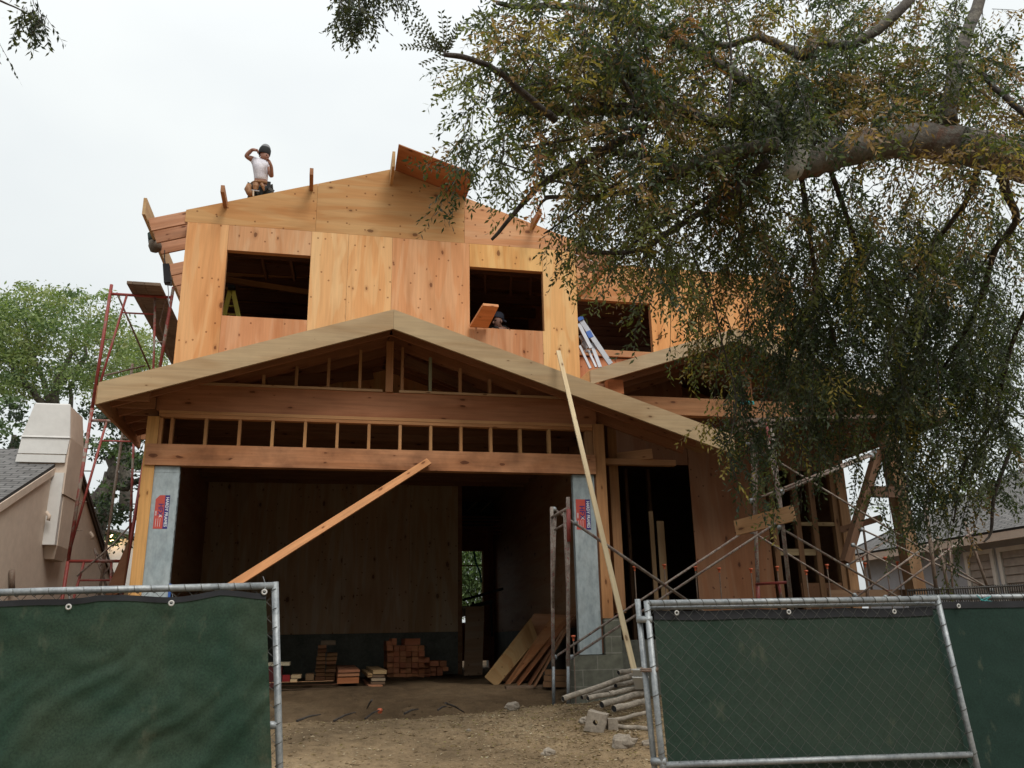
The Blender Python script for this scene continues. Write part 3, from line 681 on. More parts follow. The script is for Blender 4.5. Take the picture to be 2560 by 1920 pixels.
for k,(x0,y0,x1,y1,c) in enumerate(((-400,662,702,692,(.25,.19,.14)),(-380,628,676,660,(.24,.155,.10)),(-420,590,718,626,(.27,.13,.075)),(-200,560,678,588,(.56,.31,.16)))):
    a=A(*rt(x0,y1),12.3); b=A(*rt(x1,y0),12.3)
    o=MB().box(a.x,b.x,12.3,12.44,a.z,b.z-.002,'x').build('long_board',M['oldw' if k==0 else 'lum'],None,color=c)
    tag(o,['grey board at the bottom of the long pile behind the left fence','second board from the bottom of the long pile behind the left fence','wide reddish board in the long pile behind the left fence','pale fresh board on top of the long pile behind the left fence'][k],'board')
for k,(x0,y0,x1,y1,c,yy) in enumerate(((278,542,345,578,(.52,.40,.24),12.35),(285,506,380,540,(.38,.28,.16),12.35),(418,498,500,556,(.20,.12,.06),12.9))):
    stick('short_offcut',['pale square offcut on the long board pile by the fence post','duller offcut stacked over the pale one by the fence post','dark brown offcut beside the narrow plank stack'][k],'offcut',None,x0,y0,x1,y1,yy,.5,c)
a=A(*rt(56,425),13.0); b=A(*rt(272,390),13.0)
tag(MB().box(a.x,b.x,13.0,13.5,a.z,b.z,'x').build('white_board',M['fasc'],None,color=(.75,.68,.50)),'cream board lying on the dark red crate by the fence post','board')
cr=thing('tool_crate','dark red crate under the cream board behind the fence post','crate',(a.x+.2,13.2,1.0))
MB().box(a.x,b.x-.1,13.02,13.45,1.0,a.z-.004,'x').build('crate_body',simple('dark red paint',(.12,.018,.018),.6),cr)
c=A(*rt(205,570),12.98); d=A(*rt(278,505),12.98)
MB().box(c.x,d.x,12.95,13.015,c.z,d.z,'x').build('front_panel',simple('bright red paint',(.33,.02,.02),.5),cr)
# plywood sheets leaning on the right garage wall
def lean(i,pts,c,Yb,Yt,lab):
    c=tuple(v*.62 for v in c)
    # pts: bottom-left, bottom-right, top-right, top-left in picture units of crop 1200..1700 x 1500..1850
    q=[((1200+a*.226)/S_,(1500+b*.226)/S_) for a,b in pts]
    P=[A(*q[0],Yb),A(*q[1],Yb-.25),A(*q[2],Yt-.2),A(*q[3],Yt)]
    o=MB().slab(P,.014).build('plywood_sheet',M['ply'],None,color=c); tag(o,lab,'plywood sheet')
lean(5,[(80,860),(560,955),(1040,170),(600,150)],(.42,.21,.11),12.7,13.1,'broad dark plywood sheet behind all the other leaning sheets')
lean(0,[(50,850),(180,960),(640,420),(560,200)],(.40,.25,.11),12.3,12.9,'pale leftmost plywood sheet leaning inside the garage')
lean(1,[(265,945),(290,965),(960,190),(780,200)],(.42,.19,.08),12.2,12.8,'broad orange plywood sheet behind the leftmost leaning sheet')
lean(2,[(385,935),(410,958),(1020,170),(880,260)],(.38,.16,.07),12.1,12.6,'narrow plywood sheet third from the left in the leaning row')
lean(3,[(515,945),(535,962),(1045,160),(1000,170)],(.30,.14,.07),12.0,12.5,'dark plywood sheet fourth from the left in the leaning row')
lean(4,[(575,945),(600,955),(960,330),(900,330)],(.40,.22,.12),11.9,12.3,'rightmost thin plywood sheet in the leaning row')
o=MB().beam(A(1092,1487,11.8),A(1195,1482,11.8),.12,.05).build('plank',M['oldw'],None,color=(.22,.15,.10)); tag(o,'dusty plank under the feet of the leaning plywood sheets','plank')
for k in range(3):
    o=MB().beam(A(1178+2*k,1478-k*13,11.6),A(1222,1478-k*13,11.7),.12,.07).build('short_plank',M['lum'],None,color=(.26,.14,.07)); tag(o,'short dark plank in the small pile between the scaffold legs','plank','planks between the scaffold legs')
o=MB().slab([A(1002,1460,13.6),A(1042,1457,13.6),A(1046,1310,14.4),A(1006,1310,14.4)],.014).build('plywood_sheet',M['ply'],None,color=(.12,.08,.05)); tag(o,'narrow upright plywood offcut against the back stem wall','plywood sheet')
# diagonal prop and long pale batten
o=MB().beam(A(375,1345,9.0),A(926,997,10.80),.089,.04,up=(0,-1,.2)).build('diagonal_brace',M['lum'],None,color=(.60,.28,.12)); tag(o,'long orange timber prop slanting from the garage header to behind the fence','brace')
# end rests on ground
b_=A(1371,1452,8.45); 
o=MB().beam(b_,A(1206,758,10.12),.054,.022,up=(0,-1,.1)).build('pale_batten',M['fasc'],None,color=(.70,.55,.34)); tag(o,'long pale batten leaning on the garage bargeboard','batten')
# ---------------------------------------------------------- pipes, bucket, block, rocks
def r15(x,y): return (1200+x*.226)/S_,(1500+y*.226)/S_
pipes=[((915,1095),8.2,(1780,800),8.6,.026),((1125,1080),8.35,(1760,880),8.7,.022),((1190,1088),8.1,(1830,960),8.4,.024),((1345,1160),8.0,(1850,1010),8.3,.03),((1480,1205),7.8,(1860,1110),8.1,.03),((1420,1040),8.2,(1500,1030),8.3,.025),((1530,805),8.7,(1760,770),8.8,.025),((1440,1345),7.7,(1850,1240),7.9,.018),((1450,1395),7.6,(1900,1425),7.5,.02),((1500,950),8.5,(1780,900),8.8,.022)]
PL=['longest mud crusted pipe on top of the pipe pile','short mud crusted pipe second from the top of the pile','middle mud crusted pipe of the pile','thick muddy pipe in the lower middle of the pile','thick pale pipe low in the pile near the gate','stub of pipe between longer pipes of the pile','separate pipe end beside the pale batten foot','thin perforated pipe low beside the gate post','straight lone pipe running from the concrete block to the gate','dark pipe lying deep in the pile']
for (a,ya,b,yb,r),l in zip(pipes,PL):
    pa=A(*r15(*a),ya); pb_=A(*r15(*b),yb); n=7
    pts=[pa.lerp(pb_,i/(n-1))+Vector((0,0,.004*math.sin(i*2))) for i in range(n)]
    o=thing('mud_crusted_pipe',l,'pipe',pa)
    MB().tube(pts,[r*random.uniform(.93,1.07) for _ in pts],12,cap=False).build('pipe_wall',simple('dried mud '+l[:9],(.34,.29,.23),.95,var=.45,sc=18,bump=.8),o,smooth=True)
    MB().tube([pa+(pb_-pa)*.004,pb_-(pb_-pa)*.004],r*.78,12).build('pipe_bore',M['black'],o)
bk=A(1383,1460,8.25)
k=thing('bucket_stack','two white plastic buckets stacked by the gate post','bucket',bk-Vector((0,0,.12)))
for i in range(2):
    MB().lathe(bk+Vector((0,0,-.12+i*.07)),[(0,0),(.055,0),(.075,.10),(.083,.10),(.083,.115),(.073,.115),(.055,.02),(0,.02)],24).build('bucket',M['white'],k,smooth=True)
# concrete block with a hole
cb=A(*r15(1290,1390),7.55)
blk=thing('concrete_block','old concrete footing block with a round hole lying on the dirt','concrete block',cb)
mb=MB()
ring=[];n=16
for i in range(n):
    t=2*math.pi*i/n; ring.append((math.cos(t),math.sin(t)))
sq=[(c/max(abs(c),abs(s)),s/max(abs(c),abs(s))) for c,s in ring]
R=Matrix.Rotation(-.45,3,'Z')@Matrix.Rotation(.25,3,'Y')
def tp(v): return cb+R@Vector(v)+Vector((0,0,.03))
vs=[];fs=[]
for (q,rad,yy) in ((sq,.085,-.07),(ring,.022,-.07),(ring,.022,.07),(sq,.085,.07)):
    for (c,s_) in q: vs.append(tp((c*rad*random.uniform(.94,1.05),yy,s_*rad*random.uniform(.94,1.05))))
for L_ in range(4):
    for i in range(n):
        j=(i+1)%n; a_=L_*n; b2=((L_+1)%4)*n; fs.append((a_+i,a_+j,b2+j,b2+i))
mb.add(vs,fs,[[(0,0)]*4]*len(fs)); mb.build('block_body',M['rock'],blk)
MB().box(cb.x+.10,cb.x+.19,cb.y-.02,cb.y+.10,cb.z-.08,cb.z+.05,'z').build('block_lip',M['rock'],blk)
def rock(x,y,s,lab):
    from mathutils import noise as nz
    z=gz(x,y); seed=random.random()*50; me=MB(); n1,n2=12,8; vs=[];fs=[]
    for i in range(n2+1):
        ph=math.pi*i/n2
        for j in range(n1):
            t=2*math.pi*j/n1; d=Vector((math.sin(ph)*math.cos(t),math.sin(ph)*math.sin(t)*.8,math.cos(ph)*.7))
            k=1+.55*nz.noise(d*1.7+Vector((seed,0,0))); vs.append(Vector((x,y,z+s*.25))+d*s*k)
    for i in range(n2):
        for j in range(n1): fs.append((i*n1+j,i*n1+(j+1)%n1,(i+1)*n1+(j+1)%n1,(i+1)*n1+j))
    me.add(vs,fs,[[(0,0)]*4]*len(fs)); tag(me.build('rock',M['rock'],None),lab,'rock')
def rk(px,py,Y,s,lab):
    q=A(px,py,Y); rock(q.x,Y,s,lab)
rk(1108,1538,8.85,.075,'blunt rock on the crest below the leaning plywood')
rk(1352,1648,7.1,.10,'large pale rock at the foot of the gate post')
rk(1185,1650,7.1,.05,'small pale rock left of the gate near the frame bottom')
rk(1400,1608,7.1,.045,'stone close behind the gate post')
rk(1012,1592,8.0,.022,'tiny white stone in the middle of the bare dirt')
rk(1262,1560,7.8,.05,'stone against the concrete footing block')
# roots / sticks at the crest, small orange cap
for k,(a,b) in enumerate((((340,930),(560,870)),((680,930),(880,850)),((970,910),(1100,830)),((1330,862),(1460,822)),((1640,830),(1720,795)),((1710,765),(1880,850)),((1030,740),(985,820)))):
    pa,pb2=A(*rt(*a),9.35),A(*rt(*b),9.7)
    o=MB().tube([pa,pa.lerp(pb2,.5)+Vector((0,0,.012)),pb2],[.012,.01,.005],6).build('bare_stick',M['barkD'],None); tag(o,'bare root sticking out of the dirt bank behind the crest','stick','roots along the dirt bank')
def rebar(px,py,Y,zb_,lab,grp='capped reinforcing bars along the porch foundation'):
    t=A(px,py,Y); o=thing('rebar_stake',lab,'rebar',(t.x,t.y,zb_),grp)
    MB().tube([(t.x,t.y,zb_),(t.x,t.y,t.z)],.008,6).build('bar',M['rust'],o)
    MB().lathe((t.x,t.y,t.z-.02),[(.014,-.03),(.014,.01),(.028,.014),(.028,.035),(0,.037)],12).build('cap',M['orange'],o,smooth=True)
def r8(x,y): return (1400+x*.3917)/S_,(1100+y*.3917)/S_
for k,(x,y) in enumerate(((475,812),(665,800),(863,812),(1015,822),(1218,826),(1385,812),(1570,838),(1703,800))):
    rebar(*r8(x,y),11.1,1.4,'orange capped reinforcing bar in the row before the porch wall')
for k,(x,y) in enumerate(((1863,1202),(1868,1218),(1912,1205),(1938,1215))): rebar(x,y,11.15,1.4,'orange capped bar in the cluster left of the porch post')
q=A(*r15(1032,410),10.7); rebar(*r15(1032,405),10.75,.8,'orange capped bar close beside the right steel column',None)
q=A(*rt(1105,832),9.8); o=MB().lathe(q,[(0,.02),(.02,.02),(.03,.0),(.02,-.03),(0,-.03)],10).build('orange_cap',M['orange'],None); tag(o,'loose orange safety cap on a root at the crest','cap')
# things seen through the far opening at the back of the garage
wb=thing('saw_bench','black bench frame with a tilted bar standing before the bright back opening','bench',(2.8,17.0,1.0))
MB().beam(A(1000,1296,17),A(1086,1272,17),.12,.05).build('tilted_bar',M['black'],wb)
MB().beam(A(1018,1310,17.1),A(1062,1300,17.1),.3,.08).build('bench_top',M['black'],wb)
for x in (1022,1060): MB().tube([A(x,1300,17.1),A(x+3,1375,17.1)],.025,8).build('leg',M['black'],wb)
a=A(1000,1331,18.4); b=A(1018,1308,18.4)
wbx=thing('white_box','small white lidded box standing in daylight beyond the garage','box',(a.x,18.6,a.z))
MB().box(a.x-.1,b.x,18.6,18.8,a.z,b.z-.03,'x').build('box_body',M['whiteb'],wbx); MB().box(a.x-.11,b.x+.01,18.59,18.81,b.z-.028,b.z,'x').build('lid',M['whiteb'],wbx)
o=MB().tube([A(1024,1190,18.9),A(1028,1215,18.9),A(1036,1235,18.9),A(1040,1258,18.9)],.02,8).build('teal_hose',M['teal'],None); tag(o,'teal hose hanging in the bright back opening','hose')
# ---------------------------------------------------------- scaffolding
def tb(pts,r,mt,name,par,smooth=True): return MB().tube(pts,r,10).build(name,M[mt],par,smooth=smooth)
YS=12.75
def SX(x,y,Y=YS): return A(x,y,Y)
sf=thing('scaffold_tower','tall worn red scaffold tower beside the left wall of the new house','scaffold',(-3.0,YS,1.0))
L0,L1=A(241,615,YS),A(135,1290,YS); R0,R1=A(375,618,YS),A(262,1290,YS)
dl=(L1-L0)/(L1.z-L0.z); dr=(R1-R0)/(R1.z-R0.z)
def lz(z): return L0+dl*(z-L0.z)
def rz_(z): return R0+dr*(z-R0.z)
tb([lz(6.84),lz(4.9)],.024,'redp2','leg',sf); tb([lz(4.9),lz(2.73)],.024,'redp','leg',sf); tb([lz(2.73),lz(1.0)],.024,'redp2','leg',sf)
tb([rz_(6.86),rz_(5.2)],.024,'redp','leg',sf); tb([rz_(5.2),rz_(4.6)],.026,'mort','leg',sf); tb([rz_(4.6),rz_(1.0)],.024,'redp2','leg',sf)
tb([lz(6.69),rz_(6.69)],.022,'redp2','top_bar',sf); tb([lz(4.72),rz_(4.72)],.022,'redp','cross_bar',sf); tb([lz(2.73),rz_(2.73)],.022,'redp2','cross_bar',sf)
def on(a,b,t): return a.lerp(b,t)
def braceframe(zt,zb2,h):
    a=on(lz(zt),rz_(zt),.27); b=lz(zb2+.12); c=on(lz(zt),rz_(zt),.73); d=rz_(zb2+.12)
    tb([a,b],.017,'redp2','diagonal_tube',sf); tb([c,d],.017,'redp','diagonal_tube',sf)
    tb([on(a,b,.16),on(c,d,.16)],.013,'redp2','inner_bar',sf)
    for t in (.4,.65): 
        tb([on(a,b,t),lz(on(a,b,t).z)],.009,'mort','rung',sf); tb([on(c,d,t),rz_(on(c,d,t).z)],.009,'mort','rung',sf)
braceframe(6.69,4.75,1); braceframe(4.72,2.76,1); braceframe(2.73,1.0,1)
for z in (3.55,3.15): tb([lz(z),lz(z)+Vector((.12,0,0))],.008,'rust','pin',sf)
far=1.9
def fb(p): return p+Vector((0,far,0))
tb([fb(lz(6.2)),fb(lz(1.0))],.022,'rust','rear_leg',sf); tb([fb(rz_(4.95)),fb(rz_(1.0))],.022,'mort','rear_leg',sf); tb([fb(lz(4.9)),fb(rz_(4.9))],.02,'rust','rear_bar',sf)
tb([A(252,632,YS+.05),A(325,800,YS+.9)],.014,'rust','cross_brace',sf)
tb([A(360,640,YS+.05),A(345,700,YS+.3),A(370,780,YS+.9)],.01,'mort','cross_brace',sf)
tb([A(222,812,YS+.1),A(312,790,YS+1.4)],.014,'mort','cross_brace',sf)
tb([A(166,1245,YS-.05),A(245,1175,YS-.0),A(318,1095,YS+.2)],.013,'mort','guard_tube',sf)
# deck of old planks lying on the tower
P0,P1,P2,P3=A(317.0/1.0-42,607,YS-.55),A(348,613,YS-.55),A(374,775,YS+1.95),A(336,785,YS+1.95)
zt=6.72
def dk(x,y): return AZ(x,y,zt)
def plank(a0,a1,b1,b0,c,lab):
    o=MB().slab([a0,a1,b1,b0],.045).build('scaffold_plank',M['oldw'],None,color=c); tag(o,lab,'plank')
a0=AZ(274,608,zt+.02); a1=AZ(346,612,zt+.02)
sp=lambda t,y: Vector((a0.x+(a1.x-a0.x)*t,a0.y+y,zt+.03))
for k,(t0,t1) in enumerate(((0,.17),(.18,.52),(.53,1.0))):
    plank(sp(t0,0),sp(t1,0),sp(t1,3.9),sp(t0,3.9),[(.24,.17,.12),(.21,.15,.105),(.23,.165,.115)][k],['narrow leftmost weathered plank laid on the red tower','middle weathered plank laid on the red tower','wide rightmost weathered plank laid on the red tower'][k])
# ladder and clutter between the houses
ld=thing('step_ladder','grey wooden step ladder standing between the two houses','ladder',(-3.2,15,1.0))
def r11(x,y): return (150+x*.1627)/S_,(1250+y*.1627)/S_
LR=[((520,740),(720,1360)),((700,880),(830,1180))]
tb([A(*r11(525,745),15),A(*r11(735,1400),15)],.02,'mort','rail',ld); tb([A(*r11(615,860),15.2),A(*r11(700,1130),15.2)],.018,'mort','rail',ld); tb([A(*r11(690,870),15),A(*r11(850,1200),15)],.02,'mort','rail',ld)
for t in (0,.3,.6): 
    a=A(*r11(560+170*t,830+540*t),15); b=A(*r11(705+110*t,870+240*t),15); MB().beam(a,b,.05,.02).build('step',M['mort'],ld)
# bamboo coloured stake rack leaning: dark trim of the neighbour lies on its own rake
# ---- near scaffold on the right
def frame(name,lab,near,farp,rr,matn,far_mat,yn,yf,topin=.10):
    """end frame standing in depth: near=(top,bottom), farp=(top,bottom) in picture units"""
    n0,n1=A(*near[0],yn),A(*near[1],yn); f0,f1=A(*farp[0],yf),A(*farp[1],yf)
    o=thing(name,lab,'scaffold',n1)
    tb([n0,n0.lerp(n1,.5),n1],rr,matn,'leg',o); tb([f0,f0.lerp(f1,.5),f1],rr,far_mat,'leg',o)
    h=(n0-n1).length; t=.13/h*1.6
    a=n0.lerp(n1,t*.6); b=f0.lerp(f1,t*.6); tb([a,b],rr*.85,far_mat,'top_bar',o)
    a2,b2=a.lerp(b,.22),a.lerp(b,.78); la,lb=n0.lerp(n1,.55),f0.lerp(f1,.55)
    tb([a2,la],rr*.72,far_mat,'diagonal_tube',o); tb([b2,lb],rr*.72,matn,'diagonal_tube',o)
    tb([a2.lerp(la,.15),b2.lerp(lb,.15)],rr*.6,far_mat,'inner_bar',o)
    return o,(n0,n1,f0,f1)
fA,_=frame('scaffold_tower','mortar spattered red scaffold frame in front of the right steel column',((1227,1074),(1227.5,1519)),((1191.7,1095),(1196,1523)),.022,'mort','mort',9.2,9.85)
MB().tube([A(1227.3,1440,9.19),A(1227.5,1522,9.19)],.017,10).build('screw_jack',M['galv'],fA,smooth=True); MB().tube([A(1195.5,1440,9.84),A(1196,1526,9.84)],.017,10).build('screw_jack',M['galv'],fA,smooth=True)
tb([A(1228,1100,9.175),A(1229,1170,9.175)],.0235,'redp2','paint_band',fA)
fB,_=frame('scaffold_tower','tall mortar spattered scaffold frame before the porch wall',((1667,925),(1712,1330)),((1624,940),(1640,1330)),.024,'mort','mort',9.2,10.2)
tb([A(1656,915,9.4),A(1672,1045,9.5)],.016,'redp2','diagonal_tube',fB)
tb([A(1634,1262,10.1),A(1700,1258,9.25)],.017,'redp2','cross_bar',fB); tb([A(1636,1262,10.1),A(1640,1330,10.1)],.0255,'redp2','paint_band',fB); tb([A(1682,1262,9.5),A(1690,1300,9.5)],.016,'redp','diagonal_tube',fB)
def brace(name,lab,segs,r=.0135,mt='mort'):
    o=thing(name,lab,'scaffold brace',A(*segs[0][0]))
    for s_ in segs:
        p,q=A(*s_[0]),A(*s_[1]); tb([p,q],r,mt,'tube',o)
        for e in (p,q): MB().tube([e-Vector((0,.012,0)),e+Vector((0,.012,0))],r*2.2,12).build('flattened_end',M['galv'],o,smooth=True)
    return o
brace('cross_brace','pair of grey brace tubes sloping down right from the frame by the steel column',[((1243,1130,9.3),(1565,1352,9.2)),((1197,1100,9.85),(1500,1310,9.95))])
brace('cross_brace','pair of grey brace tubes rising right to the tall frame before the porch',[((1235,1420,9.3),(1695,1118,9.25)),((1198,1420,9.85),(1632,1132,10.1))])
def r13(x,y): return (1780+x*.3526)/S_,(1100+y*.3526)/S_
brace('cross_brace','long brace tube sloping right from the top of the tall frame past the porch post',[((*r13(255,25),10.2),(*r13(1980,1065),10.2))])
brace('cross_brace','brace tubes rising right from the tall frame to the top of the porch post',[((*r13(280,432),10.2),(*r13(1150,85),10.4)),((*r13(490,370),9.3),(*r13(1130,110),9.5))],.017)
brace('cross_brace','brace tubes sloping down right from the middle of the tall frame',[((*r13(480,620),9.2),(*r13(1330,1120),9.2)),((*r13(280,650),10.2),(*r13(1010,1100),10.2))])
brace('cross_brace','brace tubes crossing low in front of the grey neighbour wall',[((*r13(1230,1115),9.6),(*r13(1870,635),9.6)),((*r13(1020,1115),10.4),(*r13(1590,700),10.4)),((*r13(960,890),11),(*r13(1275,690),11))])
brace('cross_brace','brace tubes sloping down right behind the porch post',[((*r13(1000,745),10.6),(*r13(1620,1060),10.6)),((*r13(1065,635),11),(*r13(1940,1045),10.2))])
def pole(a,b,Y,lab,r=.022,mt='rust'):
    p,q=A(*a,Y),A(*b,Y); o=tb([p,p.lerp(q,.5),q],r,mt,'scaffold_pole',None); tag(o,lab,'pole')
pole(r13(1508,420),r13(1600,1140),9.4,'dark scaffold pole just right of the porch post',.024)
pole(r13(1595,680),r13(1692,1140),9.9,'dark scaffold pole second to the right of the porch post',.021)
pole(r13(1685,740),r13(1712,1140),10.6,'thin dark pole behind the two poles by the grey wall',.014)
pole(r13(1790,570),r13(1965,1080),9.7,'slanting dark pole in front of the grey house window',.018)
pole(r13(1068,590),r13(1135,1080),11.6,'thin dark pole between porch wall and porch post',.018)
pole(r13(1010,715),r13(1115,1080),11.9,'thinnest leaning pole between porch wall and porch post',.012)
tb_=thing('scaffold_ladder','narrow ladder frame between two dark poles by the grey wall','ladder',A(*r13(1640,870),10))
for y in (790,880): MB().tube([A(*r13(1640,y),10),A(*r13(1700,y-6),10)],.008,6).build('rung',M['rust'],tb_)
for x in (1643,1698): MB().tube([A(*r13(x,780),10),A(*r13(x+14,960),10)],.009,6).build('rail',M['rust'],tb_)
# planks on the tall frame
o=MB().beam(A(1592,930,9.5),A(1690,910,9.9),.26,.045).build('scaffold_plank',M['oldw'],None,color=(.25,.19,.145)); tag(o,'weathered plank end on top of the tall frame left of the hanging leaves','plank')
o=MB().beam(A(1600,912,10.1),A(1935,902,10.1),.24,.05).build('scaffold_plank',M['oldw'],None,color=(.24,.18,.14)); tag(o,'long weathered plank bridging from the tall frame to the porch post','plank')
o=MB().beam(A(1590,1141,9.75),A(1715,1108,9.05),.045,.185,up=(0,0,1)).build('short_plank',M['lum'],None,color=(.44,.26,.13)); tag(o,'short timber tied level across the tall frame before the porch','plank')
# ---------------------------------------------------------- items up on the house
# yellow ladder in first window
yl=thing('yellow_step_ladder','yellow step ladder standing inside the left upper window','ladder',(-1.45,13.2,4.86))
for a,b in (((497,628),(482,690)),((503,628),(519,700))):
    MB().beam(A(*a,13.1),A(*b,13.1),.07,.03,up=(0,-1,0)).build('rail',M['yellow'],yl)
MB().box(A(494,624,13.1).x,A(508,624,13.1).x,12.98,13.2,A(500,628,13.1).z,A(500,621,13.1).z,'x').build('top_cap',M['black'],yl)
MB().beam(A(482,690,13.1),A(478,740,13.1),.07,.03,up=(0,-1,0)).build('rail',M['yellow'],yl); MB().beam(A(519,700,13.1),A(530,745,13.1),.07,.03,up=(0,-1,0)).build('rail',M['yellow'],yl)
for t in (.25,.55,.85): MB().beam(A(498-14*t,628+60*t,13.15),A(503+14*t,628+62*t,13.15),.05,.015).build('step',M['yellow'],yl)
# aluminium ladder by third window
def r5(x,y): return (1300+x*.3165)/S_,(700+y*.3165)/S_
al=thing('aluminium_step_ladder','aluminium step ladder with blue top leaning by the right upper window','ladder',A(*r5(640,680),12.3))
YA=12.6
for a,b,w in (((468,300),(715,665),.085),((462,345),(560,540),.06),((560,500),(632,690),.06),((470,520),(555,700),.04),((540,560),(600,690),.035)):
    MB().beam(A(*r5(*a),YA),A(*r5(*b),YA-.1),w,.03,up=(0,-1,0)).build('rail',M['alu'],al)
MB().beam(A(*r5(468,295),YA-.02),A(*r5(482,320),YA-.02),.10,.06,up=(0,-1,0)).build('top_cap',M['blue'],al)
MB().beam(A(*r5(535,405),YA-.04),A(*r5(562,455),YA-.05),.087,.03,up=(0,-1,0)).build('blue_label',M['blue'],al)
for a,b in (((470,440),(500,480)),((490,500),(530,540)),((515,560),(570,570)),((575,500),(640,570))): MB().beam(A(*r5(*a),YA+.02),A(*r5(*b),YA+.02),.05,.03,up=(0,-1,0)).build('step',M['alu'],al)
MB().slab([A(*r5(478,470),YA+.06),A(*r5(515,450),YA+.06),A(*r5(540,530),YA+.06),A(*r5(500,560),YA+.06)],.02).build('shelf',M['alu'],al)
# board resting on second window sill
o=MB().slab([A(1014.5,707,12.15),A(1054,709,12.15),A(1077,663,11.62),A(1044,660,11.62)],.045).build('sill_board',M['fasc'],None,color=(.60,.27,.12)); tag(o,'wide orange board sticking out over the sill of the middle upper window','board')
# nail gun with hose hanging from the left eave
def r1(x,y): return x/2.458/S_,(300+y/2.458)/S_
ng=thing('nail_gun','black nail gun hanging on its air hose from the left eave','nail gun',A(*r1(1035,950),12.6))
MB().beam(A(*r1(1022,890),12.6),A(*r1(1030,1005),12.6),.09,.10,up=(0,-1,0)).build('magazine',M['black'],ng)
MB().beam(A(*r1(1015,1000),12.6),A(*r1(1058,1006),12.6),.05,.06,up=(0,0,1)).build('nose',M['darkm'],ng)
MB().beam(A(*r1(1035,910),12.6),A(*r1(1052,990),12.6),.035,.05,up=(0,-1,0)).build('handle',M['darkm'],ng)
MB().tube([A(*r1(1012,800),12.6),A(*r1(1010,850),12.6),A(*r1(1018,895),12.6)],.008,6).build('hose',M['darkm'],ng)
MB().tube([A(*r1(1030,1005),12.6),A(*r1(1036,1060),12.6),A(*r1(1035,1110),12.6),A(*r1(1044,1150),12.6)],.008,6).build('hose',M['alu'],ng)
gb=thing('work_boot','dark boot with a brown sole sticking out behind the left eave board','boot',A(*r1(950,770),12.9))
MB().tube([A(*r1(948,700),13.0),A(*r1(950,760),13.0)],[.10,.09],12).build('boot_shaft',simple('dark green canvas',(.02,.035,.03),.9),gb,smooth=True)
MB().tube([A(*r1(952,745),12.9),A(*r1(953,775),12.9),A(*r1(957,800),12.9),A(*r1(960,812),12.9)],[.085,.10,.085,.03],12).build('sole',simple('brown sole',(.13,.105,.08),.9),gb,smooth=True)
# ============================================================ FENCES
def bil(c,u,v):   # corners TL,TR,BL,BR
    return c[0].lerp(c[1],u).lerp(c[2].lerp(c[3],u),v)
def chain(c,w,h,name,par,dy=0.0,d=.085,r=.0018,wrap=True):
    s=d/2; nu=int(w/s); nv=int(h/s); mb=MB(); V=[];F=[]
    def P(i,j): return bil(c,min(1,i/nu),min(1,j/nv))+Vector((0,dy,0))
    for i in range(nu):
        pts=[]
        for j in range(nv+1):
            q=P(i+((i+j)%2),j)+Vector((random.uniform(-.002,.002),(.004 if j%2 else -.004),random.uniform(-.002,.002))); pts.append(q)
        base=len(V)
        for q in pts:
            for k in range(3):
                a=2.094*k; V.append(q+Vector((math.cos(a)*r,math.sin(a)*r,0)))
        for j in range(nv):
            for k in range(3):
                F.append((base+j*3+k,base+j*3+(k+1)%3,base+j*3+3+(k+1)%3,base+j*3+3+k))
    mb.v=V; mb.f=F; mb.uv=[(0,0)]*(4*len(F))
    return mb.build(name,M['wire'],par)
def wraps(a,b,R,step,par,name='tie_wire'):
    n=int((b-a).length/step); d=(b-a).normalized(); s=d.cross(Vector((0,1,0))).normalized(); t=d.cross(s)
    for i in range(n):
        c=a+d*(step*(i+.3)); k=random.uniform(-.5,.5)
        pts=[c+d*(.02*(q/8-.5+k*.2)*1.6)+(s*math.cos(q/8*6.28*.8)+t*math.sin(q/8*6.28*.8))*R for q in range(9)]
        MB().tube(pts,.0022,4,cap=False).build(name,M['wire'],par)
def clothmesh(c,name,m,par,nu=90,nv=70,sag=None,amp=.02,y0=-.03,crease=None,ridge=.6,seed=0):
    mb=MB(); vs=[]; fs=[]; uv=[]
    for j in range(nv+1):
        for i in range(nu+1):
            u,v=i/nu,j/nv; p=bil(c,u,v)
            if sag: p=p+Vector((0,0,sag(u)*((1-v)**2 if nv>10 else 1)))
            q=Vector((p.x*1.4,p.z*1.4,seed)); a=(p.x-p.z)*.7; mk=max(0,noise.noise(Vector((p.x*1.1,p.z*1.3,seed+7)))*2.2+.25)
            dsp=amp*(noise.noise(q*1.2)+ridge*mk*noise.noise(Vector((a*13+1.5*noise.noise(q*2),(p.x+p.z)*1.2,seed)))+.25*noise.noise(q*7))
            # slight quilting where the cloth is pressed through the mesh
            if crease: dsp-=crease(u,v)
            vs.append(p+Vector((0,y0+dsp,0)))
    for j in range(nv):
        for i in range(nu):
            n=j*(nu+1)+i; fs.append((n,n+1,n+nu+2,n+nu+1)); uv.append([(0,0)]*4)
    mb.add(vs,fs,uv); return mb.build(name,M[m],par,smooth=True)
def eyelet(p,par,r=.0115):
    mb=MB(); n=14; R2=r*.42; ring=[]
    vs=[];fs=[]
    for i in range(n):
        a=2*math.pi*i/n
        for k in range(6):
            b=2*math.pi*k/6; rr=r+R2*math.cos(b); vs.append(p+Vector((rr*math.cos(a),R2*.7*math.sin(b),rr*math.sin(a))))
    for i in range(n):
        for k in range(6): fs.append((i*6+k,i*6+(k+1)%6,((i+1)%n)*6+(k+1)%6,((i+1)%n)*6+k))
    mb.add(vs,fs,[[(0,0)]*4]*len(fs)); mb.build('eyelet',M['eyel'],par,smooth=True)
YFn=5.0
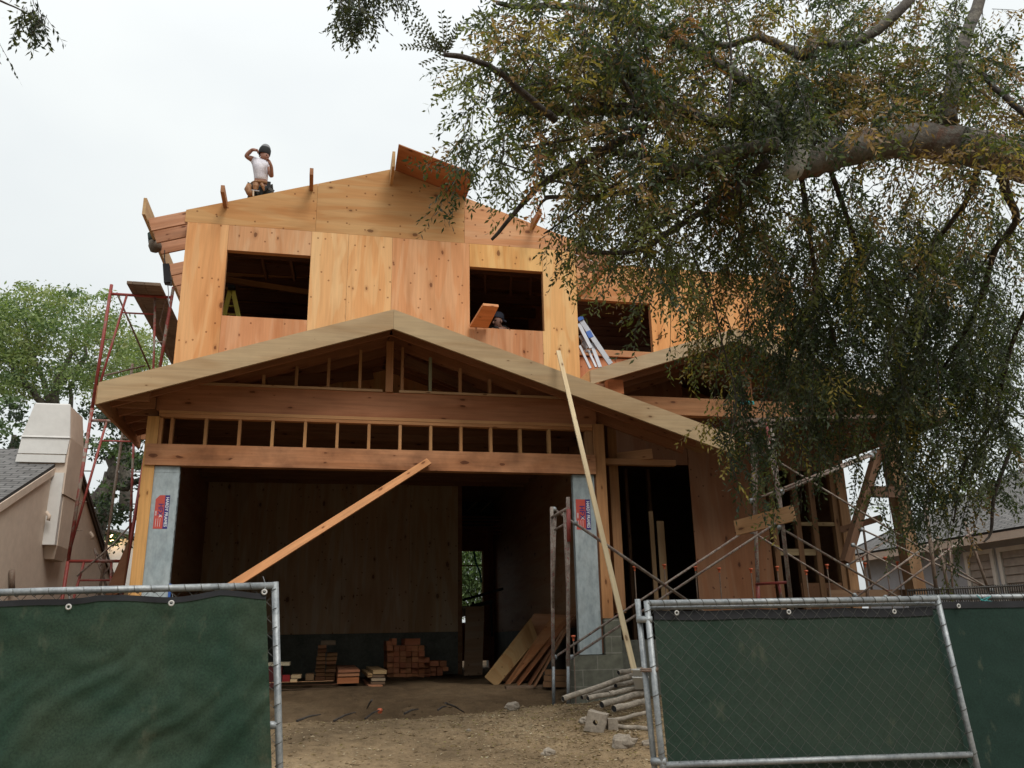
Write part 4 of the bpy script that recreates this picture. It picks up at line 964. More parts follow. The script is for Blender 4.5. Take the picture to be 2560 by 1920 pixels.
# left panel -----------------------------------------------------------------
TL=A(-420,1293,YFn); TR=A(592,1265,YFn); pr=A(603,1659,YFn); dv=(pr-TR)/(TR.z-pr.z)
BR=TR+dv*(TR.z-.33); BL=TL+Vector((.02,0,.33-TL.z))
fl=thing('chain_link_fence','left chain link fence panel with a sagging green cloth and a galvanised frame','fence',((TL.x+TR.x)/2,YFn,.3))
tb([TL,TL.lerp(TR,.5)+Vector((0,0,.004)),TR],.0195,'galv','top_rail',fl); tb([TR+Vector((.004,0,.02)),BR],.0195,'galv','end_post',fl)
tb([TL+Vector((0,0,.02)),BL],.0195,'galv','end_post',fl); tb([BL,BR],.0195,'galv','bottom_rail',fl)
m1=A(600,1566,YFn); m2=A(0,1600,YFn); m2=m1+(m2-m1)*1.6; tb([m1,m2],.017,'galv','mid_rail',fl); tb([m1+Vector((-.06,0,0)),m1+Vector((-.005,0,0))],.021,'galv','rail_cup',fl)
chain([TL,TR,BL,BR],(TR-TL).length,TL.z-.33,'chain_link',fl,0.0,r=.0022)
wraps(TL,TR,.021,.085,fl); wraps(TR,BR,.021,.10,fl)
cTL=A(-420,1318,YFn); cTR=A(577,1285,YFn); cBR=A(590,1700,YFn); cBR=cTR+(cBR-cTR)*1.35; cBL=Vector((cTL.x,YFn,cBR.z))
def sagL(u):
    k=(u-.42)/.58
    return -.02*abs(math.sin(k*math.pi*2.1+.9))*1.0+.006*math.sin(k*17)
def cr(u,v):
    d=abs(v-(.74-.10*(u-.4)))
    return .010*math.exp(-(d/.022)**2)+ (.004 if v>(.74-.10*(u-.4)) else 0)
clothmesh([cTL,cTR,cBL,cBR],'cloth','scrL',fl,150,110,sagL,.040,-.050,cr,.9,1.0)
hem=[p.copy() for p in (cTL,cTR)]; off=Vector((0,0,.027))
clothmesh([cTL+off,cTR+off,cTL+Vector((0,0,-.003)),cTR+Vector((0,0,-.003))],'hem','hem',fl,150,4,lambda u:sagL(u),.040,-.055,None,.9,1.0)
for (x,y) in ((148,1311),(370,1303),(571,1279)): eyelet(A(x,y,YFn-.075),fl)
for x,y in ((148,1311),(370,1303),(571,1279)): MB().tube([A(x,y,YFn-.05),A(x+3,y-16,YFn-.0),A(x-3,y-34,YFn)],.002,5).build('tie',M['galv'],fl)
# right gate panel -----------------------------------------------------------
gp=thing('fence_gate','leaning chain link gate panel with dark cloth behind the mesh','fence',(2.9,YFn,.3))
gTL=A(1397,1303,YFn); gTR=A(2024,1293,YFn); gl=A(1432,1659,YFn); gr=A(2112,1662,YFn)
gBL=gTL+(gl-gTL)*1.55; gBR=gTR+(gr-gTR)*1.55
tb([gTL,gTR],.0185,'galv','top_rail',gp); tb([gTL+Vector((0,0,.014)),gTL.lerp(gBL,.5),gBL],.0185,'galv','end_post',gp); tb([gTR+Vector((0,0,.02)),gTR.lerp(gBR,.5),gBR],.0185,'galv','end_post',gp)
tb([A(1428,1653,YFn),A(2098,1630,YFn)],.0185,'galv','mid_rail',gp); tb([gBL,gBR],.0185,'galv','bottom_rail',gp)
tb([A(1397,1314,YFn+.045),A(2020,1304,YFn+.045)],.012,'galv','cloth_rod',gp)
chain([gTL,gTR,gBL,gBR],(gTR-gTL).length,1.5,'chain_link',gp,-.012,r=.0015)
wraps(gTL,gTR,.020,.085,gp); wraps(gTR,gBR,.020,.13,gp); wraps(gTL,gBL,.020,.16,gp)
k0=A(1416,1336,YFn); k1=A(2022,1327,YFn); k2=A(1452,1700,YFn); k3=A(2112,1700,YFn); k2=k0+(k2-k0)*1.3; k3=k1+(k3-k1)*1.3
clothmesh([k0,k1,k2,k3],'cloth','scrR',gp,110,80,lambda u:-.008*abs(math.sin(u*9.4)),.012,.035,None,.4,5.0)
clothmesh([k0+Vector((0,0,.05)),k1+Vector((0,0,.05)),k0+Vector((0,0,-.005)),k1+Vector((0,0,-.005))],'hem','hem',gp,110,4,lambda u:-.008*abs(math.sin(u*9.4)),.012,.028,None,.4,5.0)
for (x,y) in ((1462,1324),(1704,1322),(1932,1321)): eyelet(A(x,y,YFn-.0),gp)
MB().slab([A(1430,1600,YFn+.0),A(1458,1640,YFn+.0),A(1458,1650,YFn+.0),A(1425,1650,YFn)],.01)
# lone post beside it with clamps
gpst=thing('gate_post','slim galvanised post clamped beside the leaning gate panel','post',A(1380,1659,YFn+.06))
p0=A(1377,1294,YFn+.05); p1=A(1414,1659,YFn+.05); p1=p0+(p1-p0)*1.5; tb([p0,p0.lerp(p1,.5),p1],.0175,'galv','tube',gpst)
for y,nm,r in ((1340,'clamp',.021),(1452,'wire_knot',.024),(1645,'clamp',.022)):
    t=(y-1294)/(1659-1294)/1.5; c=p0.lerp(p1,t); q=gTL.lerp(gBL,(y-1303)/356/1.55)
    MB().tube([c+Vector((-.02,-.01,0)),q+Vector((.02,-.01,0))],r if nm=='clamp' else .012,10).build(nm,M['galv' if nm=='clamp' else 'rust'],gpst,smooth=True)
mb=MB()
for k in range(5):
    t=(1452-1294)/365/1.5; c=p0.lerp(p1,t); q=gTL.lerp(gBL,149/356/1.55); c2=(c+q)/2+Vector((0,-.005,random.uniform(-.012,.012)))
    pts=[c2+Vector((.055*math.cos(a),.03*math.sin(a),random.uniform(-.006,.006))) for a in [i*.7 for i in range(10)]]
    mb.tube(pts,.003,5,cap=False)
mb.build('wire_loops',M['rust'],gpst)
# far right panel ------------------------------------------------------------
fr=thing('chain_link_fence','right edge fence panel behind the gate with deep green cloth','fence',(5.2,5.6,.3))
YB=5.35
rTL=A(1975,1291,YB); rTR=A(2500,1286,YB); 
tb([rTL,rTR],.0195,'galv','top_rail',fr); tb([rTL+Vector((.02,0,0)),Vector((rTL.x+.02,YB,.35))],.0195,'galv','end_post',fr); tb([rTR,Vector((rTR.x,YB,.35))],.0195,'galv','end_post',fr)
chain([rTL,rTR,Vector((rTL.x,YB,.35)),Vector((rTR.x,YB,.35))],(rTR-rTL).length,1.4,'chain_link',fr,0.0)
wraps(rTL,rTR,.021,.085,fr)
s0=A(1960,1316,YB); s1=A(2500,1308,YB); clothmesh([s0,s1,Vector((s0.x,YB,.35)),Vector((s1.x,YB,.35))],'cloth','scrF',fr,60,60,None,.014,-.03,None,.3,9.0)
clothmesh([s0+Vector((0,0,.045)),s1+Vector((0,0,.045)),s0,s1],'hem','hem',fr,60,3,None,.014,-.036,None,.3,9.0)
eyelet(A(2071,1309,YB-.06),fr)
MB().tube([A(2110,1285,YB-.02),A(2125,1300,YB-.04),A(2140,1288,YB-.03),A(2118,1296,YB-.05),A(2150,1300,YB-.02)],.003,5).build('green_tie',M['teal'],fr)
b2=thing('rear_fence','black barred fence along the side yard below the grey house','fence',(9,9.5,1))
ra,rb=A(1960,1276,9.3),A(2260,1262,9.3)
tb([ra,rb],.012,'darkm','rail',b2); tb([ra-Vector((0,0,.10)),rb-Vector((0,0,.10))],.012,'darkm','rail',b2)
mb=MB()
for i in range(60):
    q=ra.lerp(rb,i/59); mb.beam(q-Vector((0,0,.5)),q+Vector((0,0,.02)),.012,.012,up=(0,1,0))
mb.build('bars',M['darkm'],b2)
# ============================================================ NEIGHBOURS
nb=thing('stucco_house','beige stucco neighbour house with grey shingles and a white chimney on the left','house',(-6,13.9,1))
NX=-3.93; RY,RZ=13.91,4.50
def wallpoly(X,pts,th,name,m,par):   # pts (y,z) on plane x=X, thickness to -x
    n=len(pts); mb=MB(); vs=[(X,y,z) for y,z in pts]+[(X-th,y,z) for y,z in pts]
    fs=[tuple(range(n)),tuple(range(2*n-1,n-1,-1))]; uv=[[(y,z) for y,z in pts],[(y,z) for y,z in pts[::-1]]]
    for i in range(n): j=(i+1)%n; fs.append((i,i+n,j+n,j)); uv.append([(0,0)]*4)
    mb.add(vs,fs,uv); return mb.build(name,M[m],par)
wallpoly(NX,[(9.6,.7),(18.1,.7),(18.1,2.55),(RY,RZ-.06),(9.6,2.60)],.2,'side_wall','stucco',nb)
MB().box(-16,NX-.001,9.6,9.8,.7,2.6,'x').build('front_wall',M['stucco'],nb)
mb=MB()
def roofquad(mb,pts,th=.06):
    P=[Vector(p) for p in pts]; n=(P[1]-P[0]).cross(P[3]-P[0]).normalized()*th
    L=(P[1]-P[0]).length; Hh=(P[3]-P[0]).length; q=[(0,0),(L,0),(L,Hh),(0,Hh)]
    vs=P+[p-n for p in P]; fs=[(0,1,2,3),(7,6,5,4)]; uv=[q,q[::-1]]
    for i in range(4): j=(i+1)%4; fs.append((i,i+4,j+4,j)); uv.append([(0,0)]*4)
    mb.add(vs,fs,uv)
roofquad(mb,[(-16,9.2,2.45),(NX+.02,9.2,2.45),(NX+.02,RY,RZ+.02),(-16,RY,RZ+.02)])
roofquad(mb,[(NX+.02,18.0,2.46),(-16,18.0,2.46),(-16,RY,RZ+.02),(NX+.02,RY,RZ+.02)])
mb.build('roof',M['shing'],nb)
MB().beam((NX+.015,9.3,2.40),(NX+.015,RY,RZ-.09),.04,.10).build('rake_trim',M['stucco'],nb)
MB().beam((NX+.015,RY,RZ-.09),(NX+.015,17.9,2.42),.04,.08).beam((NX+.045,RY,RZ-.04),(NX+.045,17.9,2.47),.015,.05).build('rake_trim',M['oldw'],nb,color=(.10,.07,.05))
ch=[]
cy0,cy1=13.0,13.72
def ringbox(x0,x1,y0,y1,z): return [(x0,y0,z),(x1,y0,z),(x1,y1,z),(x0,y1,z)]
def loft(mb,rings):
    vs=[p for r in rings for p in r]; fs=[];uv=[]
    for i in range(len(rings)-1):
        for k in range(4): fs.append((i*4+k,i*4+(k+1)%4,(i+1)*4+(k+1)%4,(i+1)*4+k)); uv.append([(0,0)]*4)
    fs.append(tuple(range(len(vs)-4,len(vs)))); uv.append([(0,0)]*4); fs.append((3,2,1,0)); uv.append([(0,0)]*4)
    return mb.add(vs,fs,uv)
cs=loft(MB(),[ringbox(-4.38,-3.75,cy0+.02,cy1,3.7),ringbox(-4.38,-3.75,cy0+.02,cy1,4.52),ringbox(-4.27,-3.80,cy0+.02,cy1-.08,4.98),ringbox(-4.25,-3.83,cy0+.03,cy1-.1,5.0)]).build('chimney_stack',M['stucco'],nb)
loft(MB(),[ringbox(-4.42,-3.775,cy0-.03,cy0+.018,4.14),ringbox(-4.41,-3.775,cy0-.03,cy0+.018,4.25)]).build('flashing',M['whitep'],nb)
loft(MB(),[ringbox(-4.41,-3.77,cy0-.015,cy0+.018,4.27),ringbox(-4.39,-3.755,cy0-.01,cy0+.018,4.50)]).build('white_band',M['whitep'],nb)
loft(MB(),[ringbox(-4.40,-3.75,cy0-.03,cy0+.018,4.505),ringbox(-4.385,-3.755,cy0-.02,cy0+.018,4.53),ringbox(-4.285,-3.805,cy0-.01,cy0+.018,5.0),ringbox(-4.27,-3.82,cy0,cy0+.018,5.02)]).build('white_face',M['whitep'],nb)
loft(MB(),[ringbox(NX,-3.80,13.18,13.68,2.80),ringbox(NX,-3.76,13.1,13.72,2.98),ringbox(NX,-3.76,cy0+.1,13.72,3.69)]).build('chimney_breast',M['stucco'],nb)
loft(MB(),[ringbox(NX+.001,-3.77,13.0,13.098,2.98),ringbox(NX+.001,-3.77,13.0,13.098,4.0)]).build('breast_strip',M['whitep'],nb)
for (x,y) in ((98,1118),(193,1160)):
    q=AX(x,y,NX+.03); MB().tube([q+Vector((0,0,.08)),q+Vector((.05,0,.02)),q+Vector((.04,0,-.04))],.025,8).build('wall_vent',M['stucco'],nb,smooth=True)
q=AX(26,1232,NX+.04); q2=AX(26,1285,NX+.04); MB().tube([q,q2],.035,8).build('pipe_stub',M['rust'],nb,smooth=True)
# dark sheet leaning between the houses
o=MB().slab([A(*r11(640,1560),11.6),A(*r11(960,1400),11.3),A(*r11(1060,600),11.3),A(*r11(1020,800),11.5)],.02).build('leaning_sheet',M['ply'],None,color=(.16,.075,.04)); tag(o,'dark brown plywood sheet leaning beside the left corner post','plywood sheet')
bf=thing('board_fence','low brown board fence between the two houses behind the step ladder','fence',(-3.6,17,1))
for k in range(8):
    xx=-4.2+k*.2; MB().box(xx,xx+.19,18.6,18.63,1.0,2.75-.09*k,'z').build('fence_board',M['lum'],bf,color=jr((.26,.17,.09),.12))
# shed with a lit lamp
sh=thing('garden_shed','small white outbuilding with a lit lamp at the end of the side yard','building',(-5.5,24,1))
a=A(205,1300,24); b=A(300,1300,24)
zt1=A(240,1155,24).z; ze=A(292,1183,24).z
xm=A(238,1155,24).x
MB().prism([(a.x-1.5,1.0),(b.x+.4,1.0),(b.x+.4,ze),(xm,zt1),(a.x-1.5,ze)],24,.2,'z').build('wall',M['whitep'],sh)
mb=MB(); roofquad(mb,[(xm,23.85,zt1+.06),(b.x+.55,23.85,ze-.02),(b.x+.55,28,ze-.02),(xm,28,zt1+.06)][::-1]); roofquad(mb,[(xm,23.85,zt1+.06),(xm,28,zt1+.06),(a.x-1.6,28,ze-.02),(a.x-1.6,23.85,ze-.02)][::-1]); mb.build('roof',M['shing'],sh)
lp=A(243,1163,23.7); 
MB().lathe(lp,[(0,-.10),(.07,-.07),(.10,0),(.07,.07),(0,.10)],20).build('lamp',M['bulb'],sh,smooth=True)
MB().tube([lp+Vector((0,0,.1)),lp+Vector((0,.2,.14))],.02,8).build('lamp_arm',M['darkm'],sh)
# second small roof behind
s2=thing('far_roof_house','distant low house with pale grey roof behind the outbuilding','house',(-7,36,1))
a=A(225,1150,36); b=A(275,1168,36)
mb=MB(); roofquad(mb,[(a.x-3,34.5,b.z-.3),(b.x+2,34.5,b.z-.3),(b.x-.5,37,a.z+.25),(a.x-1,37,a.z+.25)]); mb.build('roof',M['shing'],s2)
MB().box(a.x-2.6,b.x+1.6,35,39,1,b.z-.35,'x').build('wall',M['whitep'],s2)
# right neighbour
rn=thing('grey_house','grey stucco neighbour house with white shuttered windows on the right','house',(15,15,1))
wx=12.0
wallpoly(wx+.2,[(6.0,.7),(17.6,.7),(17.6,3.22),(6.0,3.22)],.2,'side_wall','stuccog',rn)
MB().box(wx+.2,20,17.4,17.6,.7,3.22,'x').build('rear_wall',M['stuccog'],rn)
mb=MB(); roofquad(mb,[(11.6,18.0,3.28),(11.6,5.6,3.28),(16.5,8.0,5.75),(16.5,14.6,5.75)]); roofquad(mb,[(21.4,5.6,3.28),(21.4,18.0,3.28),(16.5,14.6,5.75),(16.5,8,5.75)]); roofquad(mb,[(11.6,18.0,3.28),(16.5,14.6,5.75),(16.501,14.6,5.75),(21.4,18.0,3.28)][::-1],.04)
mb.build('roof',M['shing'],rn)
MB().box(11.62,11.66,5.7,18.0,3.10,3.25,'y').build('eave_trim',M['stucco'],rn)
MB().box(11.67,12.0,5.7,17.9,3.14,3.17,'y').build('soffit',M['stucco'],rn)
for k,(ya,yb) in enumerate(((13.6,14.35),(12.55,13.5),(11.5,12.4))):
    fr_=MB(); x=wx-.05
    fr_.box(x,wx-.001,ya,ya+.08,1.7,3.02,'z').box(x,wx-.001,yb-.08,yb,1.7,3.02,'z').box(x,wx-.001,ya+.08,yb-.08,2.94,3.02,'y').box(x,wx-.001,ya+.08,yb-.08,1.7,1.78,'y')
    w_=fr_.build('window',M['whiteb'],rn)
    sl=MB()
    for z in np.arange(1.80,2.92,.145): sl.slab([(x+.02,ya+.1,z),(x+.02,yb-.1,z),(x+.045,yb-.1,z+.138),(x+.045,ya+.1,z+.138)],.008)
    sub(sl,'shutter',simple('cream shutter %d'%k,(.42,.37,.32),.8),w_,rn)
# ============================================================ TREES
def spray_leaves(starts,dirs,nl,sp,ln,wd,cols,droop=.35,rng=RNG):
    """vectorised: pinnate sprays. starts (n,3), dirs (n,3) -> quads"""
    n=len(starts); t=(np.arange(nl)+1)[None,:,None]*sp
    d=dirs/np.linalg.norm(dirs,axis=1,keepdims=True)
    pos=starts[:,None,:]+d[:,None,:]*t; pos[:,:,2]-=droop*(t[:,:,0]**2)
    up=np.tile(np.array([0,0,1.]),(n,1)); side=np.cross(d,up+rng.normal(0,.5,(n,3))); side/=np.linalg.norm(side,axis=1,keepdims=True)
    sg=np.where(np.arange(nl)%2==0,1,-1)[None,:,None]
    ld=d[:,None,:]*.75+side[:,None,:]*sg*.8+rng.normal(0,.28,(n,nl,3)); ld[:,:,2]-=.25
    ld/=np.linalg.norm(ld,axis=2,keepdims=True)
    nr=rng.normal(0,1,(n,nl,3)); wv=np.cross(ld,nr); wv/=np.linalg.norm(wv,axis=2,keepdims=True)
    L=ln*rng.uniform(.6,1.2,(n,nl,1)); Wd=wd*rng.uniform(.7,1.2,(n,nl,1))
    a=pos; b=pos+ld*L*.45+wv*Wd/2; c=pos+ld*L; e=pos+ld*L*.45-wv*Wd/2
    V=np.stack([a,b,c,e],axis=2).reshape(-1,4,3)
    C=np.repeat(cols[:,None,:],nl,axis=1)*rng.uniform(.7,1.3,(n,nl,1)); 
    return V,C.reshape(-1,3),pos
def px2w(x,y,Y):
    xs_=(x*S_-1280)/f_; ys_=-(y*S_-960)/f_
    d=cR[None]*xs_[:,None]+cU[None]*ys_[:,None]+cF[None]
    return CAM[None]+d*(Y/d[:,1])[:,None]
def stems(starts,dirs,pos,r,name,m,par,frac=.6):
    n,nl,_=pos.shape; k=RNG.random(n)<frac; P=np.concatenate([starts[k][:,None,:],pos[k][:,nl//2:nl//2+1],pos[k][:,-1:]],axis=1)
    n=len(P); ang=np.array([0,2.094,4.189]); o3=np.stack([np.cos(ang),np.sin(ang),0*ang],1)
    rr=np.array([r,r*.7,r*.3])
    V=(P[:,:,None,:]+o3[None,None]*rr[None,:,None,None]).reshape(-1,3)
    F=[]
    base=np.arange(n)*9
    for s_ in range(2):
        for q in range(3):
            F.append(np.stack([base+s_*3+q,base+s_*3+(q+1)%3,base+s_*3+3+(q+1)%3,base+s_*3+3+q],1))
    F=np.concatenate(F); me=bpy.data.meshes.new(name); me.vertices.add(len(V)); me.vertices.foreach_set('co',(V-np.array(par.location)).astype(np.float32).ravel())
    me.loops.add(len(F)*4); me.loops.foreach_set('vertex_index',F.astype(np.int32).ravel()); me.polygons.add(len(F)); me.polygons.foreach_set('loop_start',np.arange(0,len(F)*4,4,dtype=np.int32)); me.update(calc_edges=True)
    me.materials.append(m); o=bpy.data.objects.new(name,me); COL.objects.link(o); o.parent=par; return o
OLV=np.array([.060,.066,.022]); DGR=np.array([.024,.034,.018]); BRN=np.array([.125,.078,.036]); YLW=np.array([.16,.125,.035]); ORN=np.array([.17,.075,.03]); GRY=np.array([.062,.072,.046]); LGR=np.array([.10,.115,.04])
MIX={'b':([BRN,OLV,YLW,DGR,ORN],[.34,.40,.07,.17,.02]),'o':([OLV,DGR,BRN,YLW,LGR],[.44,.24,.16,.05,.11]),'d':([DGR,GRY,OLV,YLW],[.52,.22,.22,.04]),'g':([OLV,LGR,DGR,GRY],[.35,.25,.3,.1])}
CL=[ # cx,cy,rx,ry,Y,dY,density,mix
(1120,110,130,110,5.6,.7,.8,'o'),(1260,90,170,120,5.7,.8,1.0,'b'),(1480,60,200,120,5.8,.9,1.0,'b'),(1340,60,80,110,5.3,.4,1.5,'d'),(1700,40,220,90,6.0,1.0,.8,'o'),(1960,90,230,130,6.0,.8,1.0,'b'),(2150,180,110,140,6.,.8,.7,'b'),
(1120,230,130,110,5.9,.7,.9,'o'),(1330,240,220,120,6.0,1.0,1.3,'b'),(1560,240,230,130,6.1,1.0,1.2,'b'),(1740,190,140,100,5.6,.7,1.2,'d'),(1900,200,200,100,5.7,.5,1.2,'b'),(2090,220,140,60,5.7,.4,.8,'b'),(1900,265,130,35,4.85,.12,.45,'b'),(2130,330,90,70,4.70,.12,.9,'b'),(1960,300,90,40,4.8,.1,.5,'o'),(1690,270,30,30,5.15,.1,.8,'d'),(1760,310,40,25,5.0,.1,.5,'d'),(1680,240,70,60,5.3,.2,1.2,'d'),(2070,160,70,130,4.9,.15,.6,'d'),
(1010,330,45,60,5.9,.4,.9,'d'),(985,380,30,45,5.9,.3,.3,'o'),(1130,350,110,70,6.0,.5,.55,'g'),(1290,380,120,60,6.2,.6,.7,'o'),(1450,370,180,90,6.2,1.0,1.1,'o'),(1610,380,90,110,6.3,.6,1.0,'o'),
(1330,490,130,70,6.3,.7,.9,'o'),(1480,500,180,110,6.4,.9,.95,'o'),(1680,520,150,120,6.4,.9,.9,'o'),(1900,480,170,120,6.2,1.0,.85,'o'),(2090,470,130,110,6.3,1.0,.7,'o'),
(1240,480,45,35,6.2,.3,.4,'g'),(1380,620,70,60,6.3,.4,.5,'g'),(1470,640,60,55,6.3,.4,.8,'o'),(1560,690,90,80,6.6,.6,.6,'o'),
(1740,640,170,110,6.7,.9,1.1,'d'),(1930,640,180,120,6.8,1.0,1.1,'d'),(2110,640,120,130,6.8,1.0,.8,'d'),
(1690,780,120,90,7.0,.7,1.1,'d'),(1850,790,170,120,7.1,.9,1.25,'d'),(2040,800,170,130,7.1,1.0,1.1,'d'),(2160,820,80,150,6.8,.8,.7,'d'),
(1580,790,40,60,6.9,.3,.7,'o'),(1590,900,45,55,7.0,.3,.8,'d'),(1570,990,45,40,7.0,.3,1.0,'d'),(1720,900,90,60,7.1,.5,.8,'d'),(1700,1000,70,50,7.2,.4,1.0,'d'),
(1860,910,130,70,7.3,.6,1.1,'d'),(2040,950,130,100,7.3,.8,1.3,'d'),(2150,980,80,130,7.2,.8,.7,'d'),(1830,990,35,100,7.2,.3,.6,'d'),(1960,1050,60,60,7.4,.4,1.2,'d'),(2050,1080,90,70,7.4,.5,1.2,'d'),(2075,1150,35,35,7.4,.2,1.0,'d'),(2170,1110,50,70,7.2,.5,.5,'o'),(2000,870,120,60,7.2,.6,1.1,'g')]
tr=thing('elm_tree','big overhanging tree with a thick mottled limb and drooping olive leaves','tree',(9.5,4.6,.2))
Sx,Sd,Sc=[],[],[]; B0,B1=[],[]
for (cx,cy,rx,ry,Y,dY,den,mx) in CL:
    m=max(2,int(rx*ry*math.pi*den/(1000.0 if (mx=='d' and cy>560) else 1230.0))); cols,pw_=MIX[mx]
    hang_=1.0 if (mx=='d' or cy>430) else .35
    for _ in range(m):
        th=random.uniform(0,6.283); q=math.sqrt(random.random())*(1+.12*math.sin(th*5+cx))
        node=np.array(A(cx+rx*q*math.cos(th),cy+ry*q*math.sin(th)-(85 if cy>560 else 45)*hang_,Y+random.uniform(-dY,dY)))
        L=random.uniform(.28,.62)*(.6 if cx<1300 and cy>200 else 1); d0=RNG.normal(0,.8,3); d0[0]-=.35; d0[2]=d0[2]*.5-.25-.9*hang_; d0/=np.linalg.norm(d0)
        n=int(L/.034); t=np.linspace(.05,1,n)[:,None]*L
        P=node+d0*t; P[:,2]-=(.35+.5*hang_)*(t[:,0]**2)
        sd=np.cross(d0,[0,0,1.]); sd/=max(1e-3,np.linalg.norm(sd)); sg=np.where(np.arange(n)%2==0,1,-1)[:,None]
        D=d0*.55+sd*sg*.75+RNG.normal(0,.32,(n,3)); D[:,2]-=.25+.55*hang_
        c=np.array(cols[int(RNG.choice(len(cols),p=pw_))]); C=np.tile(c,(n,1))*random.uniform(.75,1.3)
        o_=RNG.random(n)<.22
        if o_.any(): C[o_]=np.array(cols)[RNG.choice(len(cols),int(o_.sum()),p=pw_)]
        Sx.append(P);Sd.append(D);Sc.append(C); B0.append(node); B1.append(P[[n//2,n-1]])
Sx=np.concatenate(Sx);Sd=np.concatenate(Sd);Sc=np.concatenate(Sc)
V,C,pos=spray_leaves(Sx,Sd,8,.024,.058,.021,Sc*1.8,.9)
leafmesh('foliage',V,C,M['leaf'],tr)
stems(Sx,Sd,pos,.0016,'twigs',M['barkD'],tr,.7)
B0=np.array(B0); B1=np.array(B1)
stems(B0,None,np.stack([B1[:,0],B1[:,0],B1[:,1]],1),.0055,'branchlets',M['barkD'],tr,1.1)
print('elm leaves',len(V))
def limb(pts,rad,name,m='barkD',par=tr,n=10,sub_=4,wob=.012):
    """smooth a polyline of (x,y,Y) picture points with Catmull-Rom, tapering radii"""
    P=[A(*p) for p in pts] if not isinstance(pts[0],Vector) else pts; out=[];rr=[]
    for i in range(len(P)-1):
        p0=P[max(i-1,0)];p1=P[i];p2=P[i+1];p3=P[min(i+2,len(P)-1)]
        for k in range(sub_):
            t=k/sub_; q=.5*((2*p1)+(p2-p0)*t+(2*p0-5*p1+4*p2-p3)*t*t+(3*p1-p0-3*p2+p3)*t**3)
            out.append(q+Vector([random.uniform(-1,1)*wob for _ in range(3)])*min(1,rad[i]*20)); rr.append((rad[i]*(1-t)+rad[i+1]*t)*random.uniform(.94,1.06))
    out.append(P[-1]); rr.append(rad[-1])
    return MB().tube(out,rr,n).build(name,M[m],par,smooth=True)
